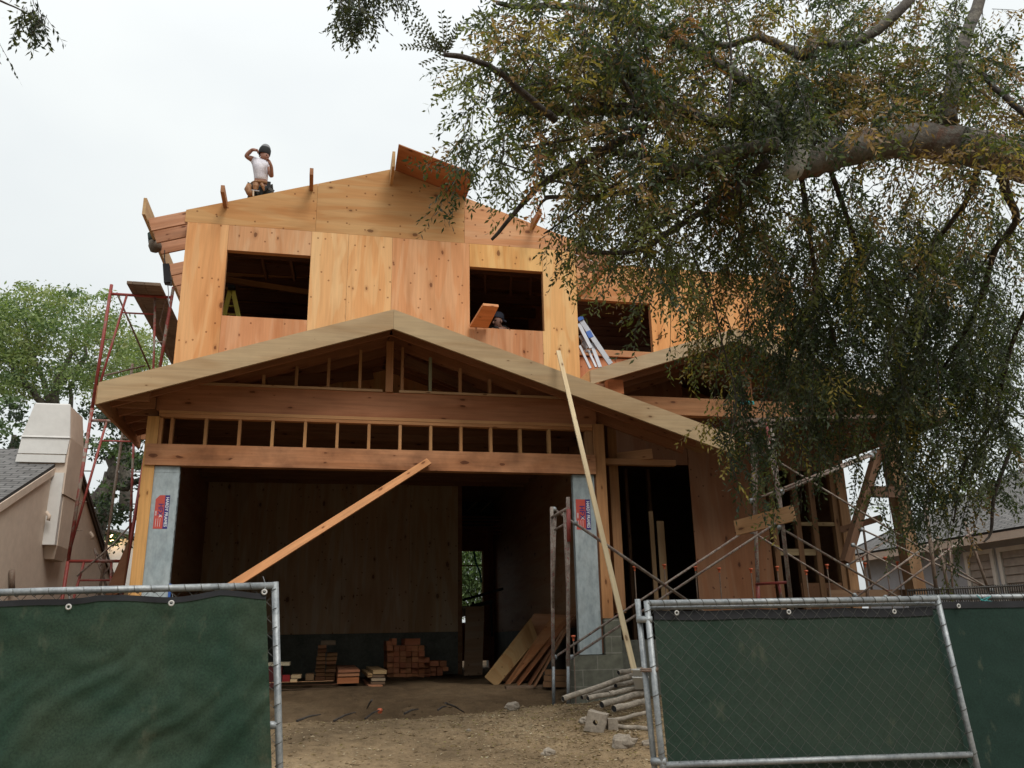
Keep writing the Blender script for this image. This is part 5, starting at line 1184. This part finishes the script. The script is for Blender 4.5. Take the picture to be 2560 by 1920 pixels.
# trunk outside the frame, then the great limb
e0=A(2330,400,5.0)
limb([Vector((8.6,4.6,.1)),Vector((8.5,4.7,2.0)),Vector((7.9,4.8,3.9)),Vector((6.9,4.95,4.9)),e0],[.38,.34,.28,.22,.165],'trunk','barkE',n=18)
limb([e0,A(2212,348,5.0),A(2090,318,5.1),A(1960,305,5.2),A(1850,318,5.3),A(1775,345,5.4),A(1718,368,5.5)],[.165,.16,.152,.14,.13,.12,.10],'limb','barkE',n=24)
MB().tube([A(1735,300,5.42),A(1722,340,5.40),A(1712,372,5.40),A(1702,386,5.42)],[.06,.095,.075,.045],14).build('sawn_stub',M['cut'],tr,smooth=True)
B=[([(2045,270,5.1),(2060,180,5.2),(2080,90,5.3),(2130,-30,5.4)],[.075,.065,.06,.05]),
([(2230,260,5.1),(2150,190,5.3),(2110,150,5.4),(2070,130,5.5)],[.03,.025,.02,.015]),
([(1760,300,5.4),(1690,290,5.5),(1600,270,5.6),(1480,250,5.8),(1350,240,5.9),(1200,240,6.),(1068,238,6.1)],[.07,.065,.06,.055,.05,.042,.035]),
([(1680,310,5.6),(1560,330,5.9),(1470,365,6.1),(1400,340,6.2),(1273,322,6.2)],[.05,.045,.035,.03,.02]),
([(1400,280,6.0),(1330,310,6.1),(1260,350,6.2),(1180,390,6.3),(1130,440,6.4),(1062,518,6.5)],[.035,.035,.03,.028,.022,.012]),
([(1180,390,6.3),(1165,365,6.3),(1150,350,6.3)],[.014,.01,.004]),
([(960,118,5.4),(1010,125,5.45),(1070,150,5.5),(1130,200,5.6),(1200,260,5.8)],[.016,.02,.022,.025,.03]),
([(1070,5,5.6),(1130,15,5.6),(1200,12,5.7),(1290,25,5.8),(1400,60,6.0),(1520,120,6.0),(1640,200,5.8),(1720,280,5.5)],[.018,.022,.028,.03,.035,.045,.055,.07]),
([(1500,60,6.),(1560,100,6.),(1640,80,5.9),(1700,105,5.8),(1745,120,5.7),(1760,85,5.7),(1830,100,5.6),(1880,75,5.5),(1950,20,5.4),(1990,-40,5.4)],[.02,.03,.035,.04,.05,.05,.04,.045,.045,.05]),
([(1300,130,6.),(1360,160,6.),(1420,210,6.),(1500,250,6.)],[.02,.025,.035,.04]),
([(1175,425,6.3),(1250,425,6.3),(1330,420,6.3),(1430,390,6.2),(1560,350,6.),(1660,320,5.7)],[.012,.018,.022,.03,.035,.04]),
([(1160,455,6.3),(1178,430,6.3),(1215,428,6.3)],[.010,.013,.012]),
([(1070,520,6.5),(1190,505,6.4)],[.0,.0]),
([(1175,505,6.4),(1270,440,6.4),(1370,370,6.3),(1480,290,6.1)],[.006,.01,.013,.016]),
([(1270,545,6.4),(1380,540,6.4),(1480,480,6.3),(1580,420,6.1),(1660,350,5.8)],[.016,.022,.028,.033,.04]),
([(1340,560,6.5),(1400,500,6.4),(1520,430,6.3),(1600,390,6.1)],[.008,.014,.018,.02]),
([(1060,215,6.),(1170,180,6.),(1280,220,6.),(1400,230,6.)],[.005,.01,.016,.02]),
([(1080,330,6.),(1180,310,6.),(1290,290,6.),(1400,270,5.9)],[.005,.01,.016,.02]),
([(1060,345,6.),(1150,375,6.1),(1250,400,6.2),(1340,380,6.2)],[.004,.008,.012,.014]),
([(1730,380,5.5),(1745,480,5.7),(1765,600,6.0),(1800,720,6.4),(1830,860,6.8)],[.022,.02,.018,.014,.008]),
([(1790,350,5.5),(1830,470,5.8),(1870,580,6.2),(1940,690,6.6),(1990,800,7.),(2020,900,7.2)],[.024,.022,.02,.018,.014,.01]),
([(2165,385,5.1),(2180,430,5.3),(2195,480,5.5),(2150,540,5.8),(2120,640,6.2),(2060,760,6.7),(1990,860,7.1)],[.04,.035,.03,.028,.024,.018,.012]),
([(2120,330,5.0),(2090,430,5.3),(2030,510,5.8),(1960,600,6.3),(1850,700,6.8)],[.03,.024,.02,.016,.01]),
([(2230,640,6.),(2180,760,6.5),(2150,900,6.9),(2085,1000,7.2),(2060,1130,7.3)],[.02,.02,.018,.014,.008]),
([(2190,960,6.8),(2150,1060,7.),(2140,1150,7.1),(2125,1170,7.1)],[.02,.018,.014,.006]),
([(1500,560,6.4),(1540,650,6.5),(1560,740,6.7),(1590,860,6.9),(1575,960,7.)],[.010,.008,.007,.006,.003]),
([(1660,560,6.4),(1700,700,6.7),(1690,860,7.),(1700,980,7.1)],[.012,.010,.008,.004]),
([(1970,880,7.2),(1960,940,7.2),(1945,1010,7.2)],[.008,.007,.003]),
([(1310,0,5.8),(1330,80,5.8),(1345,170,5.8),(1400,260,5.9)],[.008,.012,.016,.02]),
([(1560,0,5.8),(1580,120,5.8),(1575,260,5.8),(1600,420,6.1),(1590,560,6.3)],[.006,.010,.012,.012,.008]),
([(2212,470,5.6),(2160,520,5.9),(2100,600,6.2),(2040,640,6.5)],[.010,.012,.010,.006])]
for pts,rad in B:
    if max(p[0] for p in pts)<1700 or (pts[0][0]<1500 and pts[0][1]>270): pts=[(a,b,c-.5) for a,b,c in pts]
    if rad[0]<=0 and rad[1]<=0: continue
    limb(pts,rad,'branch','barkG' if max(rad)>.04 else 'barkD',n=8)
# rotten piece of red bark on the upper branch elbow
limb([(1752,120,5.62),(1756,95,5.62),(1760,88,5.62)],[.055,.055,.03],'bark_knob','barkE',n=10)
# fan of leafy shoots at the sawn branch tip
def shoot(p0,p1,Y0,Y1,nl,ls,par,bend=0,col=None):
    a=A(*p0,Y0); b=A(*p1,Y1); L=(b-a).length; k=a.lerp(b,.5)+Vector((0,0,bend)); pts=[]
    for i in range(9):
        t=i/8; pts.append(a.lerp(k,t).lerp(k.lerp(b,t),t))
    mb=MB().tube(pts,[.0035*(1-.08*i) for i in range(9)],5); o=mb.build('shoot',M['barkG'],par)
    V=[];C=[]
    for i in range(nl):
        t=.12+.88*i/(nl-1); p=a.lerp(k,t).lerp(k.lerp(b,t),t); d=((b-a).normalized()); sd=d.cross(Vector((0.2,1,0.1))).normalized()
        for s_ in (1,-1):
            ld=(d*.6+sd*s_*.8+Vector((random.uniform(-.2,.2),random.uniform(-.3,.3),-.1))).normalized(); w=ld.cross(Vector((random.uniform(-.3,.3),1,.3))).normalized()*ls*.21
            l=ls*random.uniform(.8,1.1)
            V.append([p,p+ld*l*.45+w,p+ld*l,p+ld*l*.45-w]); C.append((col if col is not None else OLV*.9)*random.uniform(.7,1.3))
    return np.array([[tuple(q) for q in v] for v in V]),np.array(C)
def c2(x,y): return (780+x/4.424)/S_,(y/4.424)/S_
VV,CC=[],[]
for p1,nl,b_ in (((1010,520),11,.03),((1065,265),10,.04),((1070,350),9,.03),((1180,285),9,.03),((1220,710),7,-.01),((1460,765),5,-.01),((1430,150),8,.0),((1500,210),8,0),((1600,310),9,0),((1680,220),9,.0),((1150,470),8,.02),((1120,0),14,-.03),((1560,430),6,0),((1300,400),7,.01)):
    v,c=shoot(c2(1470,585),c2(*p1),5.4,5.3,nl,.040,tr,b_); VV.append(v);CC.append(c)
leafmesh('tip_leaves',np.concatenate(VV).astype(np.float32),np.concatenate(CC),M['leaf'],tr)
# separate near sprays hanging in from the top edge
def hang(name,lab,loc,clumps,twigs,den=1.0):
    t=thing(name,lab,'branch',loc); X,D,Cc=[],[],[]
    for (cx,cy,rx,ry,Y,dY,d_) in clumps:
        n=int(rx*ry*3.14*d_*den/26); th=RNG.uniform(0,6.28,n); r=np.sqrt(RNG.uniform(0,1,n)); x=cx+rx*r*np.cos(th); y=cy+ry*r*np.sin(th)
        y=y-14; X.append(px2w(x,y,Y+RNG.uniform(-dY,dY,n))); q=RNG.normal(0,.35,(n,3)); q[:,2]=-abs(RNG.normal(.9,.2,n)); D.append(q); Cc.append(np.array([DGR,OLV])[RNG.integers(0,2,n)])
    X=np.concatenate(X);D=np.concatenate(D);Cc=np.concatenate(Cc)
    V,C,pos=spray_leaves(X,D,8,.024,.042,.017,Cc,.3); leafmesh('leaves',V,C,M['leaf'],t); stems(X,D,pos,.002,'twigs',M['barkD'],t,.8)
    for pts,rad in twigs: limb(pts,rad,'branch','barkD',t,8)
hang('hanging_branch','dark leafy spray hanging from the top edge left of the big tree',A(800,-30,5),[(760,22,30,40,5.0,.25,.55),(795,40,14,30,5.0,.2,.45),(760,60,22,20,5,.2,.5),(812,5,14,16,5.0,.1,.4),(868,4,12,22,5.0,.1,.5),(800,-30,80,22,5,.2,.4)],[([(760,-60,5),(775,0,5),(780,60,5)],[.012,.008,.004]),([(1600,-160,5.7),(1300,-190,5.4),(1000,-130,5.1),(880,-60,5),(760,-60,5)],[.06,.045,.03,.02,.012])])
hang('hanging_branch','small dark twig with leaves in the top left corner',A(-40,-20,4.5),[(66,34,18,10,4.5,.06,.75),(88,48,14,9,4.5,.06,.8),(60,45,10,10,4.5,.05,.5),(78,5,6,8,4.5,.05,.7),(-4,112,5,9,4.5,.03,1.)],[([Vector((-9,-6,9.5)),Vector((-6.5,-1.5,8.6)),A(-500,-420,4.2),A(-150,-80,4.5),A(-40,-20,4.5),A(10,6,4.5),A(50,24,4.5),A(90,52,4.5)],[.09,.06,.035,.014,.008,.006,.004,.002]),([(70,-20,4.5),(74,12,4.5),(98,40,4.5)],[.003,.002,.0012])])
# ---- background trees
def btree(name,lab,loc,clumps,Y,cols,branches,lsz=.16,den=1.,dY=1.5,bm='barkG',cat='tree',grp=None):
    t=thing(name,lab,cat,loc,grp); Vs=[];Cs=[]
    for (cx,cy,rx,ry,d_) in clumps:
        n=int(rx*ry*3.14*d_*den/ (lsz*1853/Y)**2*5.5); k=max(4,n//90); ct=RNG.uniform(0,6.28,k); q=np.sqrt(RNG.uniform(0,1,k)); ax=cx+rx*q*np.cos(ct); ay=cy+ry*q*np.sin(ct); aY=RNG.uniform(-dY,dY,k)
        ci=RNG.integers(0,k,n); s_=.16*min(rx,ry)+4; P=px2w(ax[ci]+RNG.normal(0,s_*1.3,n),ay[ci]+RNG.normal(0,s_*.8,n),Y+aY[ci]+RNG.normal(0,.3,n))
        d=RNG.normal(0,1,(n,3)); d/=np.linalg.norm(d,axis=1,keepdims=True); e=np.cross(d,RNG.normal(0,1,(n,3))); e/=np.linalg.norm(e,axis=1,keepdims=True)
        L=lsz*RNG.uniform(.5,1.2,(n,1)); Wd=L*.42
        V=np.stack([P-d*L/2,P+e*Wd/2,P+d*L/2,P-e*Wd/2],1); cc=np.array(cols)[RNG.integers(0,len(cols),k)][ci]*RNG.uniform(.7,1.3,(n,1)); Vs.append(V);Cs.append(cc)
    leafmesh('crown',np.concatenate(Vs).astype(np.float32),np.concatenate(Cs),M['leafB'],t)
    for i,(pts,rad) in enumerate(branches): limb([(x,y,Y) for x,y in pts],rad,'trunk' if i==0 else 'branch',bm,t,8,3,.05)
    return t
G1=np.array([.20,.26,.10]); G2=np.array([.14,.20,.08]); G3=np.array([.08,.125,.05]); G4=np.array([.024,.038,.020]); G5=np.array([.24,.27,.11])
btree('feathery_tree','light green feathery tree behind the chimneyed house at the left edge','tree' and (-9,26,1),[(-110,720,110,110,.9),(60,690,110,70,1.0),(170,700,110,60,.9),(30,800,80,60,.9),(120,790,110,60,.9),(230,760,80,70,.7),(70,640,60,25,.5),(200,640,70,20,.4),(290,810,50,60,.6),(20,730,60,80,.8)],26,[G1,G2,G3,G1,G5],
 [([(130,1100),(130,980),(115,880),(135,800),(160,740)],[.28,.22,.16,.1,.04]),([(125,900),(80,860),(50,820),(20,790)],[.12,.1,.07,.03]),([(140,820),(180,780),(190,740)],[.09,.06,.02]),([(115,880),(80,800),(60,740),(55,690)],[.1,.07,.05,.02]),([(50,820),(70,780),(100,730)],[.06,.04,.02]),([(160,900),(150,840),(175,800),(160,760)],[.07,.06,.04,.02])],.14,3.6,2.0)
btree('bright_tree','yellowish green tree between the red scaffold and the new house','tree' and (-5,30,1),[(250,740,60,50,.7),(300,800,50,80,.9),(260,850,70,60,.9),(330,760,30,40,.6)],30,[G1,G5,G2],[([(270,1100),(270,960),(290,860),(300,760)],[.22,.18,.1,.04]),([(275,900),(240,850),(245,800)],[.08,.06,.02])],.14,3.4,1.5)
btree('dark_tree','dark dense tree with a forked grey trunk behind the red scaffold','tree' and (-4.5,21,1),[(240,950,60,60,1.4),(260,1050,50,80,1.8),(230,1120,50,60,1.8),(200,930,40,50,.9),(290,1000,40,80,1.5),(215,880,60,40,.8)],21,[G4,G3,G4],[([(200,1180),(230,1060),(248,1030),(240,990),(262,960)],[.2,.18,.15,.1,.05]),([(248,1030),(262,1055),(290,1040),(325,1035)],[.10,.09,.07,.05]),([(205,1090),(235,1020)],[.15,.1])],.15,1.3,1.0)
btree('dark_shrub','dark green tree top just behind the left neighbour roof','tree' and (-12,22,1),[(20,930,40,50,1.6),(60,900,60,40,.9),(0,880,40,40,.8)],20,[G4,G3],[([(20,1100),(22,1000),(30,940)],[.15,.1,.05])],.14,1.2,1.0)
btree('far_conifer','far bluish conifer seen between porch and porch post','tree' and (40,70,1),[(1835,1102,18,14,1.4),(1820,1112,25,10,1.2)],70,[np.array([.10,.14,.11])],[([(1835,1180),(1835,1100)],[.3,.1])],.5,1.4,1.)
btree('yard_hedge','sunlit hedge seen through the far opening of the garage','tree' and (4,24,1),[(1020,1240,60,90,7)],24,[G3*1.4,G2*1.2,G3],[([(1020,1360),(1020,1250)],[.1,.05])],.12,1.5,.4,cat='hedge')
btree('roadside_tree','hazy tree far behind the roof of the grey house','tree' and (40,60,1),[(2120,1060,120,50,1.2),(2000,1080,60,30,.9),(1900,1090,30,25,.6)],45,[np.array([.12,.15,.09]),G2],[([(2120,1200),(2120,1060)],[.3,.1])],.4,1.2,1.)
o=MB().tube([A(1700,1063,40),A(1870,1105-14,40),A(2000,1090,40)],.02,5).build('overhead_wire',M['darkm'],None); tag(o,'thin overhead wire crossing the sky right of the porch wall','wire')

# ---- unseen tree row added behind the viewpoint, blocks low sky from the garage
def rawtree(name,lab,loc,balls,cols,lsz,n_each,trunk):
    t=thing(name,lab,'tree',loc); Vs=[];Cs=[]
    for (c,r) in balls:
        n=n_each; d=RNG.normal(0,1,(n,3)); d/=np.linalg.norm(d,axis=1,keepdims=True); P=np.array(c)+d*np.array(r)*(RNG.uniform(.2,1,(n,1))**.5)
        d=RNG.normal(0,1,(n,3)); d/=np.linalg.norm(d,axis=1,keepdims=True); e=np.cross(d,RNG.normal(0,1,(n,3))); e/=np.linalg.norm(e,axis=1,keepdims=True)
        L=lsz*RNG.uniform(.6,1.2,(n,1)); Vs.append(np.stack([P-d*L/2,P+e*L*.25,P+d*L/2,P-e*L*.25],1)); Cs.append(np.array(cols)[RNG.integers(0,len(cols),n)])
    leafmesh('crown',np.concatenate(Vs).astype(np.float32),np.concatenate(Cs),M['leafB'],t)
    MB().tube([Vector(p) for p in trunk],[.3,.25,.18],10).build('trunk',M['barkG'],t,smooth=True); return t
for k,(x,y,s_) in enumerate(((-16,-16,1.),(-7,-18,1.15),(3,-17,1.0),(12,-18,1.2),(22,-16,1.))):
    rawtree('sky_blocker_tree','%s unseen leafy tree in the row added behind the viewpoint to block low sky'%['first','second','middle','fourth','last'][k],(x,y,0),[((x,y,5.5*s_),(4.8,3,3.4*s_)),((x+2,y+1,8*s_),(3,2.5,2)),((x,y,2.2),(4.5,2,2.2))],[G4,G3,G4],.45,2600,[(x,y,-.2),(x+.2,y,3),(x,y,6)])
# ============================================================ PEOPLE
M['hairg']=simple('grey stubble',(.07,.05,.045),.8)
def skinned(name,J_,E_,m,par,root=None,sub_=2):
    """J_: {key:(Vector,radius)}; E_: [(a,b)..] -> one continuous skinned surface"""
    keys=list(J_); me=bpy.data.meshes.new(name); loc=Vector(par.location)
    me.from_pydata([tuple(J_[k][0]-loc) for k in keys],[(keys.index(a),keys.index(b)) for a,b in E_],[])
    o=bpy.data.objects.new(name,me); COL.objects.link(o); o.parent=par
    md=o.modifiers.new('skin','SKIN'); md.use_smooth_shade=True
    for i,k in enumerate(keys):
        r=J_[k][1]; r=r if isinstance(r,tuple) else (r,r); me.skin_vertices[0].data[i].radius=r
        me.skin_vertices[0].data[i].use_root=(k==(root or keys[0]))
    s=o.modifiers.new('sub','SUBSURF'); s.levels=sub_; s.render_levels=sub_
    # bake the modifiers into a plain mesh
    dg=bpy.context.evaluated_depsgraph_get(); dg.update(); me2=bpy.data.meshes.new_from_object(o.evaluated_get(dg)); o.modifiers.clear(); o.data=me2; me2.name=name
    me2.materials.clear(); me2.materials.append(m); me2.polygons.foreach_set('use_smooth',[True]*len(me2.polygons))
    return o
def rp(x,y,Y=13.5): return A((560+x/8.73)/S_,(330+y/8.73)/S_,Y)
man=thing('person','person in white T-shirt, knit cap and tool belt standing on the roof, one arm raised','person',(-1.35,13.5,8.2))
J_={'pel':(rp(800,1230,13.5),(.13,.11)),'bel':(rp(805,1080,13.5),(.125,.105)),'che':(rp(800,840,13.48),(.155,.115)),'upp':(rp(800,700,13.48),(.13,.10)),'nek':(rp(850,620,13.47),.058),
'chin':(rp(885,575,13.44),(.072,.07)),'hed':(rp(890,500,13.46),(.085,.10)),'top':(rp(885,410,13.48),.06),
'shL':(rp(660,610,13.46),.06),'elL':(rp(470,525,13.40),.047),'wrL':(rp(620,380,13.35),.03),'haL':(rp(690,395,13.33),.036),
'shR':(rp(945,735,13.50),.055),'elR':(rp(1040,985,13.42),.042),'wrR':(rp(1035,740,13.30),.028),'haR':(rp(1000,665,13.28),.036)}
pel=J_['pel'][0]
for s,k in ((-1,'a'),(1,'b')):
    J_['hip'+k]=(pel+Vector((s*.10,0,-.08)),.095); J_['kne'+k]=(Vector((pel.x+s*.15,13.5,pel.z-.50)),.062); J_['ank'+k]=(Vector((pel.x+s*.17,13.52,zr(pel.x+s*.17)+.09)),.045); J_['toe'+k]=(Vector((pel.x+s*.19,13.36,zr(pel.x+s*.19)+.05)),.035)
E_=[('pel','bel'),('bel','che'),('che','upp'),('upp','nek'),('nek','chin'),('chin','hed'),('hed','top'),('upp','shL'),('shL','elL'),('elL','wrL'),('wrL','haL'),('upp','shR'),('shR','elR'),('elR','wrR'),('wrR','haR')]
for k in 'ab': E_+=[('pel','hip'+k),('hip'+k,'kne'+k),('kne'+k,'ank'+k),('ank'+k,'toe'+k)]
for h,w,dd in (('haL','wrL',1),('haR','wrR',-1)):
    a=J_[h][0]; d=(a-J_[w][0]).normalized(); s=d.cross(Vector((0,1,0))).normalized()
    for i in range(4):
        b=a+d*.03+Vector((0,(i-1.5)*.020,0)); c=b+d*.026-s*.012*dd; e=c-d*.006-s*.030*dd
        J_[h+'f%d'%i]=(b,.010); J_[h+'g%d'%i]=(c,.009); J_[h+'k%d'%i]=(e,.008); E_+=[(h,h+'f%d'%i),(h+'f%d'%i,h+'g%d'%i),(h+'g%d'%i,h+'k%d'%i)]
    t=a-s*.025*dd+Vector((0,-.03,0)); J_[h+'t']=(t,.011); J_[h+'u']=(t+d*.03,.009); E_+=[(h,h+'t'),(h+'t',h+'u')]
skinned('body',J_,E_,M['skin'],man,'pel')
S2={'a':(rp(805,1150,13.5),(.150,.125)),'b':(rp(810,1000,13.5),(.158,.125)),'c':(rp(800,850,13.48),(.178,.135)),'d':(rp(800,715,13.48),(.15,.118)),'n':(rp(835,650,13.47),.075),'l':(rp(670,620,13.46),.078),'m':(rp(600,580,13.45),.070),'r':(rp(945,745,13.5),.072),'s':(rp(975,840,13.48),.065)}
skinned('shirt',S2,[('a','b'),('b','c'),('c','d'),('d','n'),('d','l'),('l','m'),('d','r'),('r','s')],M['shirt'],man,'a')
T2={k:(J_[k][0],(J_[k][1] if not isinstance(J_[k][1],tuple) else J_[k][1][0])+.018) for k in ('pel','hipa','hipb','knea','kneb','anka','ankb')}
skinned('trousers',T2,[('pel','hipa'),('pel','hipb'),('hipa','knea'),('hipb','kneb'),('knea','anka'),('kneb','ankb')],M['cloth'],man,'pel')
hc=rp(888,440,13.47)
def cap(c,m1,m2,par,r=.108,tilt=.15):
    R=Matrix.Rotation(tilt,3,'Y'); 
    mb=MB().lathe((0,0,0),[(r*.98,-.06),(r*1.03,-.045),(r*1.05,.0),(r*1.0,.045),(r*.90,.072),(r*.8,.08)],20); mb.v=[tuple(c+R@Vector(v)) for v in mb.v]; mb.build('cap_band',m1,par,smooth=True)
    mb=MB().lathe((0,0,0),[(r*.88,.068),(r*.80,.10),(r*.55,.135),(r*.3,.15),(0,.152)],20); mb.v=[tuple(c+R@Vector(v)) for v in mb.v]; mb.build('knit_cap',m2,par,smooth=True)
cap(hc,M['black'],M['greyk'],man,.100)
def dot(c,r,m,name,par,sq=(1,1,1)):
    mb=MB().lathe((0,0,0),[(0,-1),(.6,-.8),(1,0),(.6,.8),(0,1)],12); mb.v=[tuple(Vector(c)+Vector((v[0]*r*sq[0],v[1]*r*sq[1],v[2]*r*sq[2]))) for v in mb.v]; return mb.build(name,m,par,smooth=True)
dot(rp(965,540,13.345),.016,M['skin'],'nose',man,(1,1.2,1.6)); dot(rp(930,505,13.36),.011,M['hair'],'eye',man); dot(rp(990,515,13.37),.010,M['hair'],'eye',man); dot(rp(960,585,13.35),.018,M['lips'],'mouth',man,(1.3,.6,.35)); dot(rp(775,520,13.45),.022,M['skin'],'ear',man,(.5,.8,1.2))
belt=MB(); 
belt.tube([rp(800,1165,13.5)+Vector((.155*math.cos(a),.13*math.sin(a),.006*math.cos(a))) for a in [i*2*math.pi/16 for i in range(17)]],.026,6); belt.build('tool_belt',M['leather'],man)
MB().tube([rp(560,1165,13.4),rp(525,1250,13.38),rp(560,1340,13.36),rp(580,1390,13.36)],[.055,.065,.055,.035],8).build('leather_pouch',M['leather'],man,smooth=True)
MB().tube([rp(690,1130,13.34),rp(690,1190,13.33),rp(685,1270,13.33)],[.05,.052,.035],8).build('leather_pouch',M['leather'],man)
MB().tube([rp(600,1270,13.28),rp(770,1290,13.28)],.012,6).build('hammer_head',M['alu'],man); MB().tube([rp(640,1270,13.28),rp(640,1400,13.28)],.014,6).build('hammer_handle',M['fasc'],man,color=(.6,.5,.38))
MB().beam(rp(985,1090,13.3),rp(965,1240,13.3),.055,.03,up=(0,-1,0)).build('tool_handle',M['black'],man); MB().beam(rp(980,1230,13.28),rp(1085,1300,13.28),.05,.02,up=(0,-1,0)).build('square',M['darkm'],man)
MB().tube([rp(815,1130,13.33),rp(850,1190,13.32),rp(870,1280,13.33)],[.03,.03,.012],8).build('leather_strap',M['leather'],man)
# man in the middle window
def wp(x,y,Y=12.75): return A((1140+x/8.507)/S_,(720+y/8.507)/S_,Y)
m2=thing('person','person in a backwards dark blue cap looking left inside the middle upper window','person',(2.5,12.8,4.86))
c0=wp(880,730); px=wp(950,1000)
K={'pel':(Vector((px.x,12.9,5.75)),(.13,.11)),'bel':(Vector((px.x,12.88,5.9)),(.13,.11)),'che':(wp(950,960,12.85),(.16,.12)),'upp':(wp(945,910,12.82),(.10,.08)),'nek':(wp(950,850,12.80),.062),'jaw':(wp(875,800,12.76),(.062,.06)),'hed':(wp(890,710,12.76),(.085,.09)),'top':(wp(905,620,12.78),.07),
'sa':(wp(760,915,12.75),.06),'ea':(wp(690,1080,12.62),.045),'wa':(wp(620,1010,12.45),.03),'ha':(wp(590,960,12.4),.035),'sb':(wp(1110,900,12.95),.06),'eb':(wp(1180,1120,12.95),.045),'wb':(wp(1050,1180,12.7),.03),'hb':(wp(1000,1190,12.65),.035)}
EE=[('pel','bel'),('bel','che'),('che','upp'),('upp','nek'),('nek','jaw'),('jaw','hed'),('hed','top'),('upp','sa'),('sa','ea'),('ea','wa'),('wa','ha'),('upp','sb'),('sb','eb'),('eb','wb'),('wb','hb')]
for s,k in ((-1,'a'),(1,'b')):
    K['hip'+k]=(K['pel'][0]+Vector((s*.1,0,-.08)),.09); K['kne'+k]=(K['pel'][0]+Vector((s*.12,0,-.48)),.06); K['ank'+k]=(K['pel'][0]+Vector((s*.13,.02,-.82)),.045); K['toe'+k]=(K['pel'][0]+Vector((s*.14,-.14,-.86)),.035)
    EE+=[('pel','hip'+k),('hip'+k,'kne'+k),('kne'+k,'ank'+k),('ank'+k,'toe'+k)]
skinned('body',K,EE,M['skin2'],m2,'pel')
V2={'a':(Vector((px.x,12.9,5.85)),(.155,.13)),'c':(wp(950,970,12.85),(.175,.13)),'d':(wp(950,905,12.82),(.17,.14)),'l':(wp(775,905,12.77),.095),'r':(wp(1090,890,12.93),.10)}
skinned('vest',V2,[('a','c'),('c','d'),('d','l'),('d','r')],M['cloth'],m2,'a')
hc=wp(895,640,12.78)
R=Matrix.Rotation(.22,3,'Y')
mb=MB().lathe((0,0,0),[(.100,-.02),(.104,.0),(.100,.04),(.08,.08),(.045,.102),(0,.108)],20); mb.v=[tuple(hc+R@Vector(v)) for v in mb.v]; mb.build('cap',M['cap'],m2,smooth=True)
MB().slab([wp(985,650,12.84),wp(1075,720,12.84),wp(1065,735,12.70),wp(975,680,12.70)],.012).build('cap_brim',M['cap'],m2)
dot(wp(800,735,12.70),.016,M['skin2'],'nose',m2,(1.3,1,1.5)); dot(wp(838,700,12.66),.010,M['hair'],'eye',m2,(1.3,1,.6)); dot(wp(835,800,12.68),.018,M['lips'],'mouth',m2,(1.3,1,.4)); dot(wp(860,838,12.70),.035,M['hairg'],'beard',m2,(1.2,.6,.5)); dot(wp(965,705,12.68),.022,M['skin2'],'ear',m2,(.8,.5,1.3)); dot(wp(838,684,12.655),.015,M['hair'],'eyebrow',m2,(1.3,1,.3))
# ============================================================ LIGHT
w=bpy.data.worlds.new('World'); SC.world=w; w.use_nodes=True; nt=w.node_tree; nt.nodes.clear(); g=N(nt)
out=g.n('OutputWorld'); bg=g.n('Background'); g.l(bg.outputs[0],out.inputs[0]); bg.inputs[1].default_value=1.0
SUN_EL,SUN_AZ=math.radians(52),math.radians(158)   # azimuth clockwise from +Y (into the street scene)
sky=g.n('TexSky'); sky.sky_type='NISHITA'; sky.sun_disc=False; sky.sun_elevation=SUN_EL; sky.sun_rotation=SUN_AZ; sky.dust_density=4; sky.air_density=1.2
tc=g.n('TexCoord').outputs['Generated']; sp_=g.n('SeparateXYZ'); g.l(tc,sp_.inputs[0])
z=sp_.outputs[2]
over=g.ramp(g.math('ADD',g.math('MULTIPLY',z,.5),.5),[(.50,(.55,.57,.565)),(.56,(.655,.69,.69)),(.66,(.70,.735,.735)),(.80,(.84,.87,.87)),(1.0,(1.45,1.48,1.48))])
rampn=[x for x in nt.nodes if x.type=='VALTORGB'][-1]
cn=g.noise(g.vmul(tc,(1.6,1.6,3.2)),1.0,4,.5,.3)
over=g.mix(1,over,g.ramp(cn,[(.30,(.90,.915,.94)),(.62,(1.04,1.04,1.03))]),'MULTIPLY')
hs=g.n('HueSaturation'); hs.inputs['Saturation'].default_value=.35; g.l(sky.outputs[0],hs.inputs['Color'])
sk=g.mix(1,hs.outputs[0],(.11,.11,.11),'MULTIPLY')
fin=g.mix(.82,sk,over); g.l(fin,bg.inputs[0])
sl=bpy.data.lights.new('sun','SUN'); so=bpy.data.objects.new('sun',sl); COL.objects.link(so); sl.energy=1.5; sl.angle=math.radians(25); sl.color=(1,.95,.88)
d=Vector((math.sin(SUN_AZ)*math.cos(SUN_EL),math.cos(SUN_AZ)*math.cos(SUN_EL),math.sin(SUN_EL)))
so.rotation_euler=d.to_track_quat('Z','Y').to_euler()
SC.view_settings.view_transform='Standard'; SC.view_settings.look='None'; SC.view_settings.exposure=0.35; SC.view_settings.gamma=1.0
SC.cycles.max_bounces=6; SC.cycles.diffuse_bounces=4; SC.cycles.transparent_max_bounces=4; SC.cycles.use_denoising=True
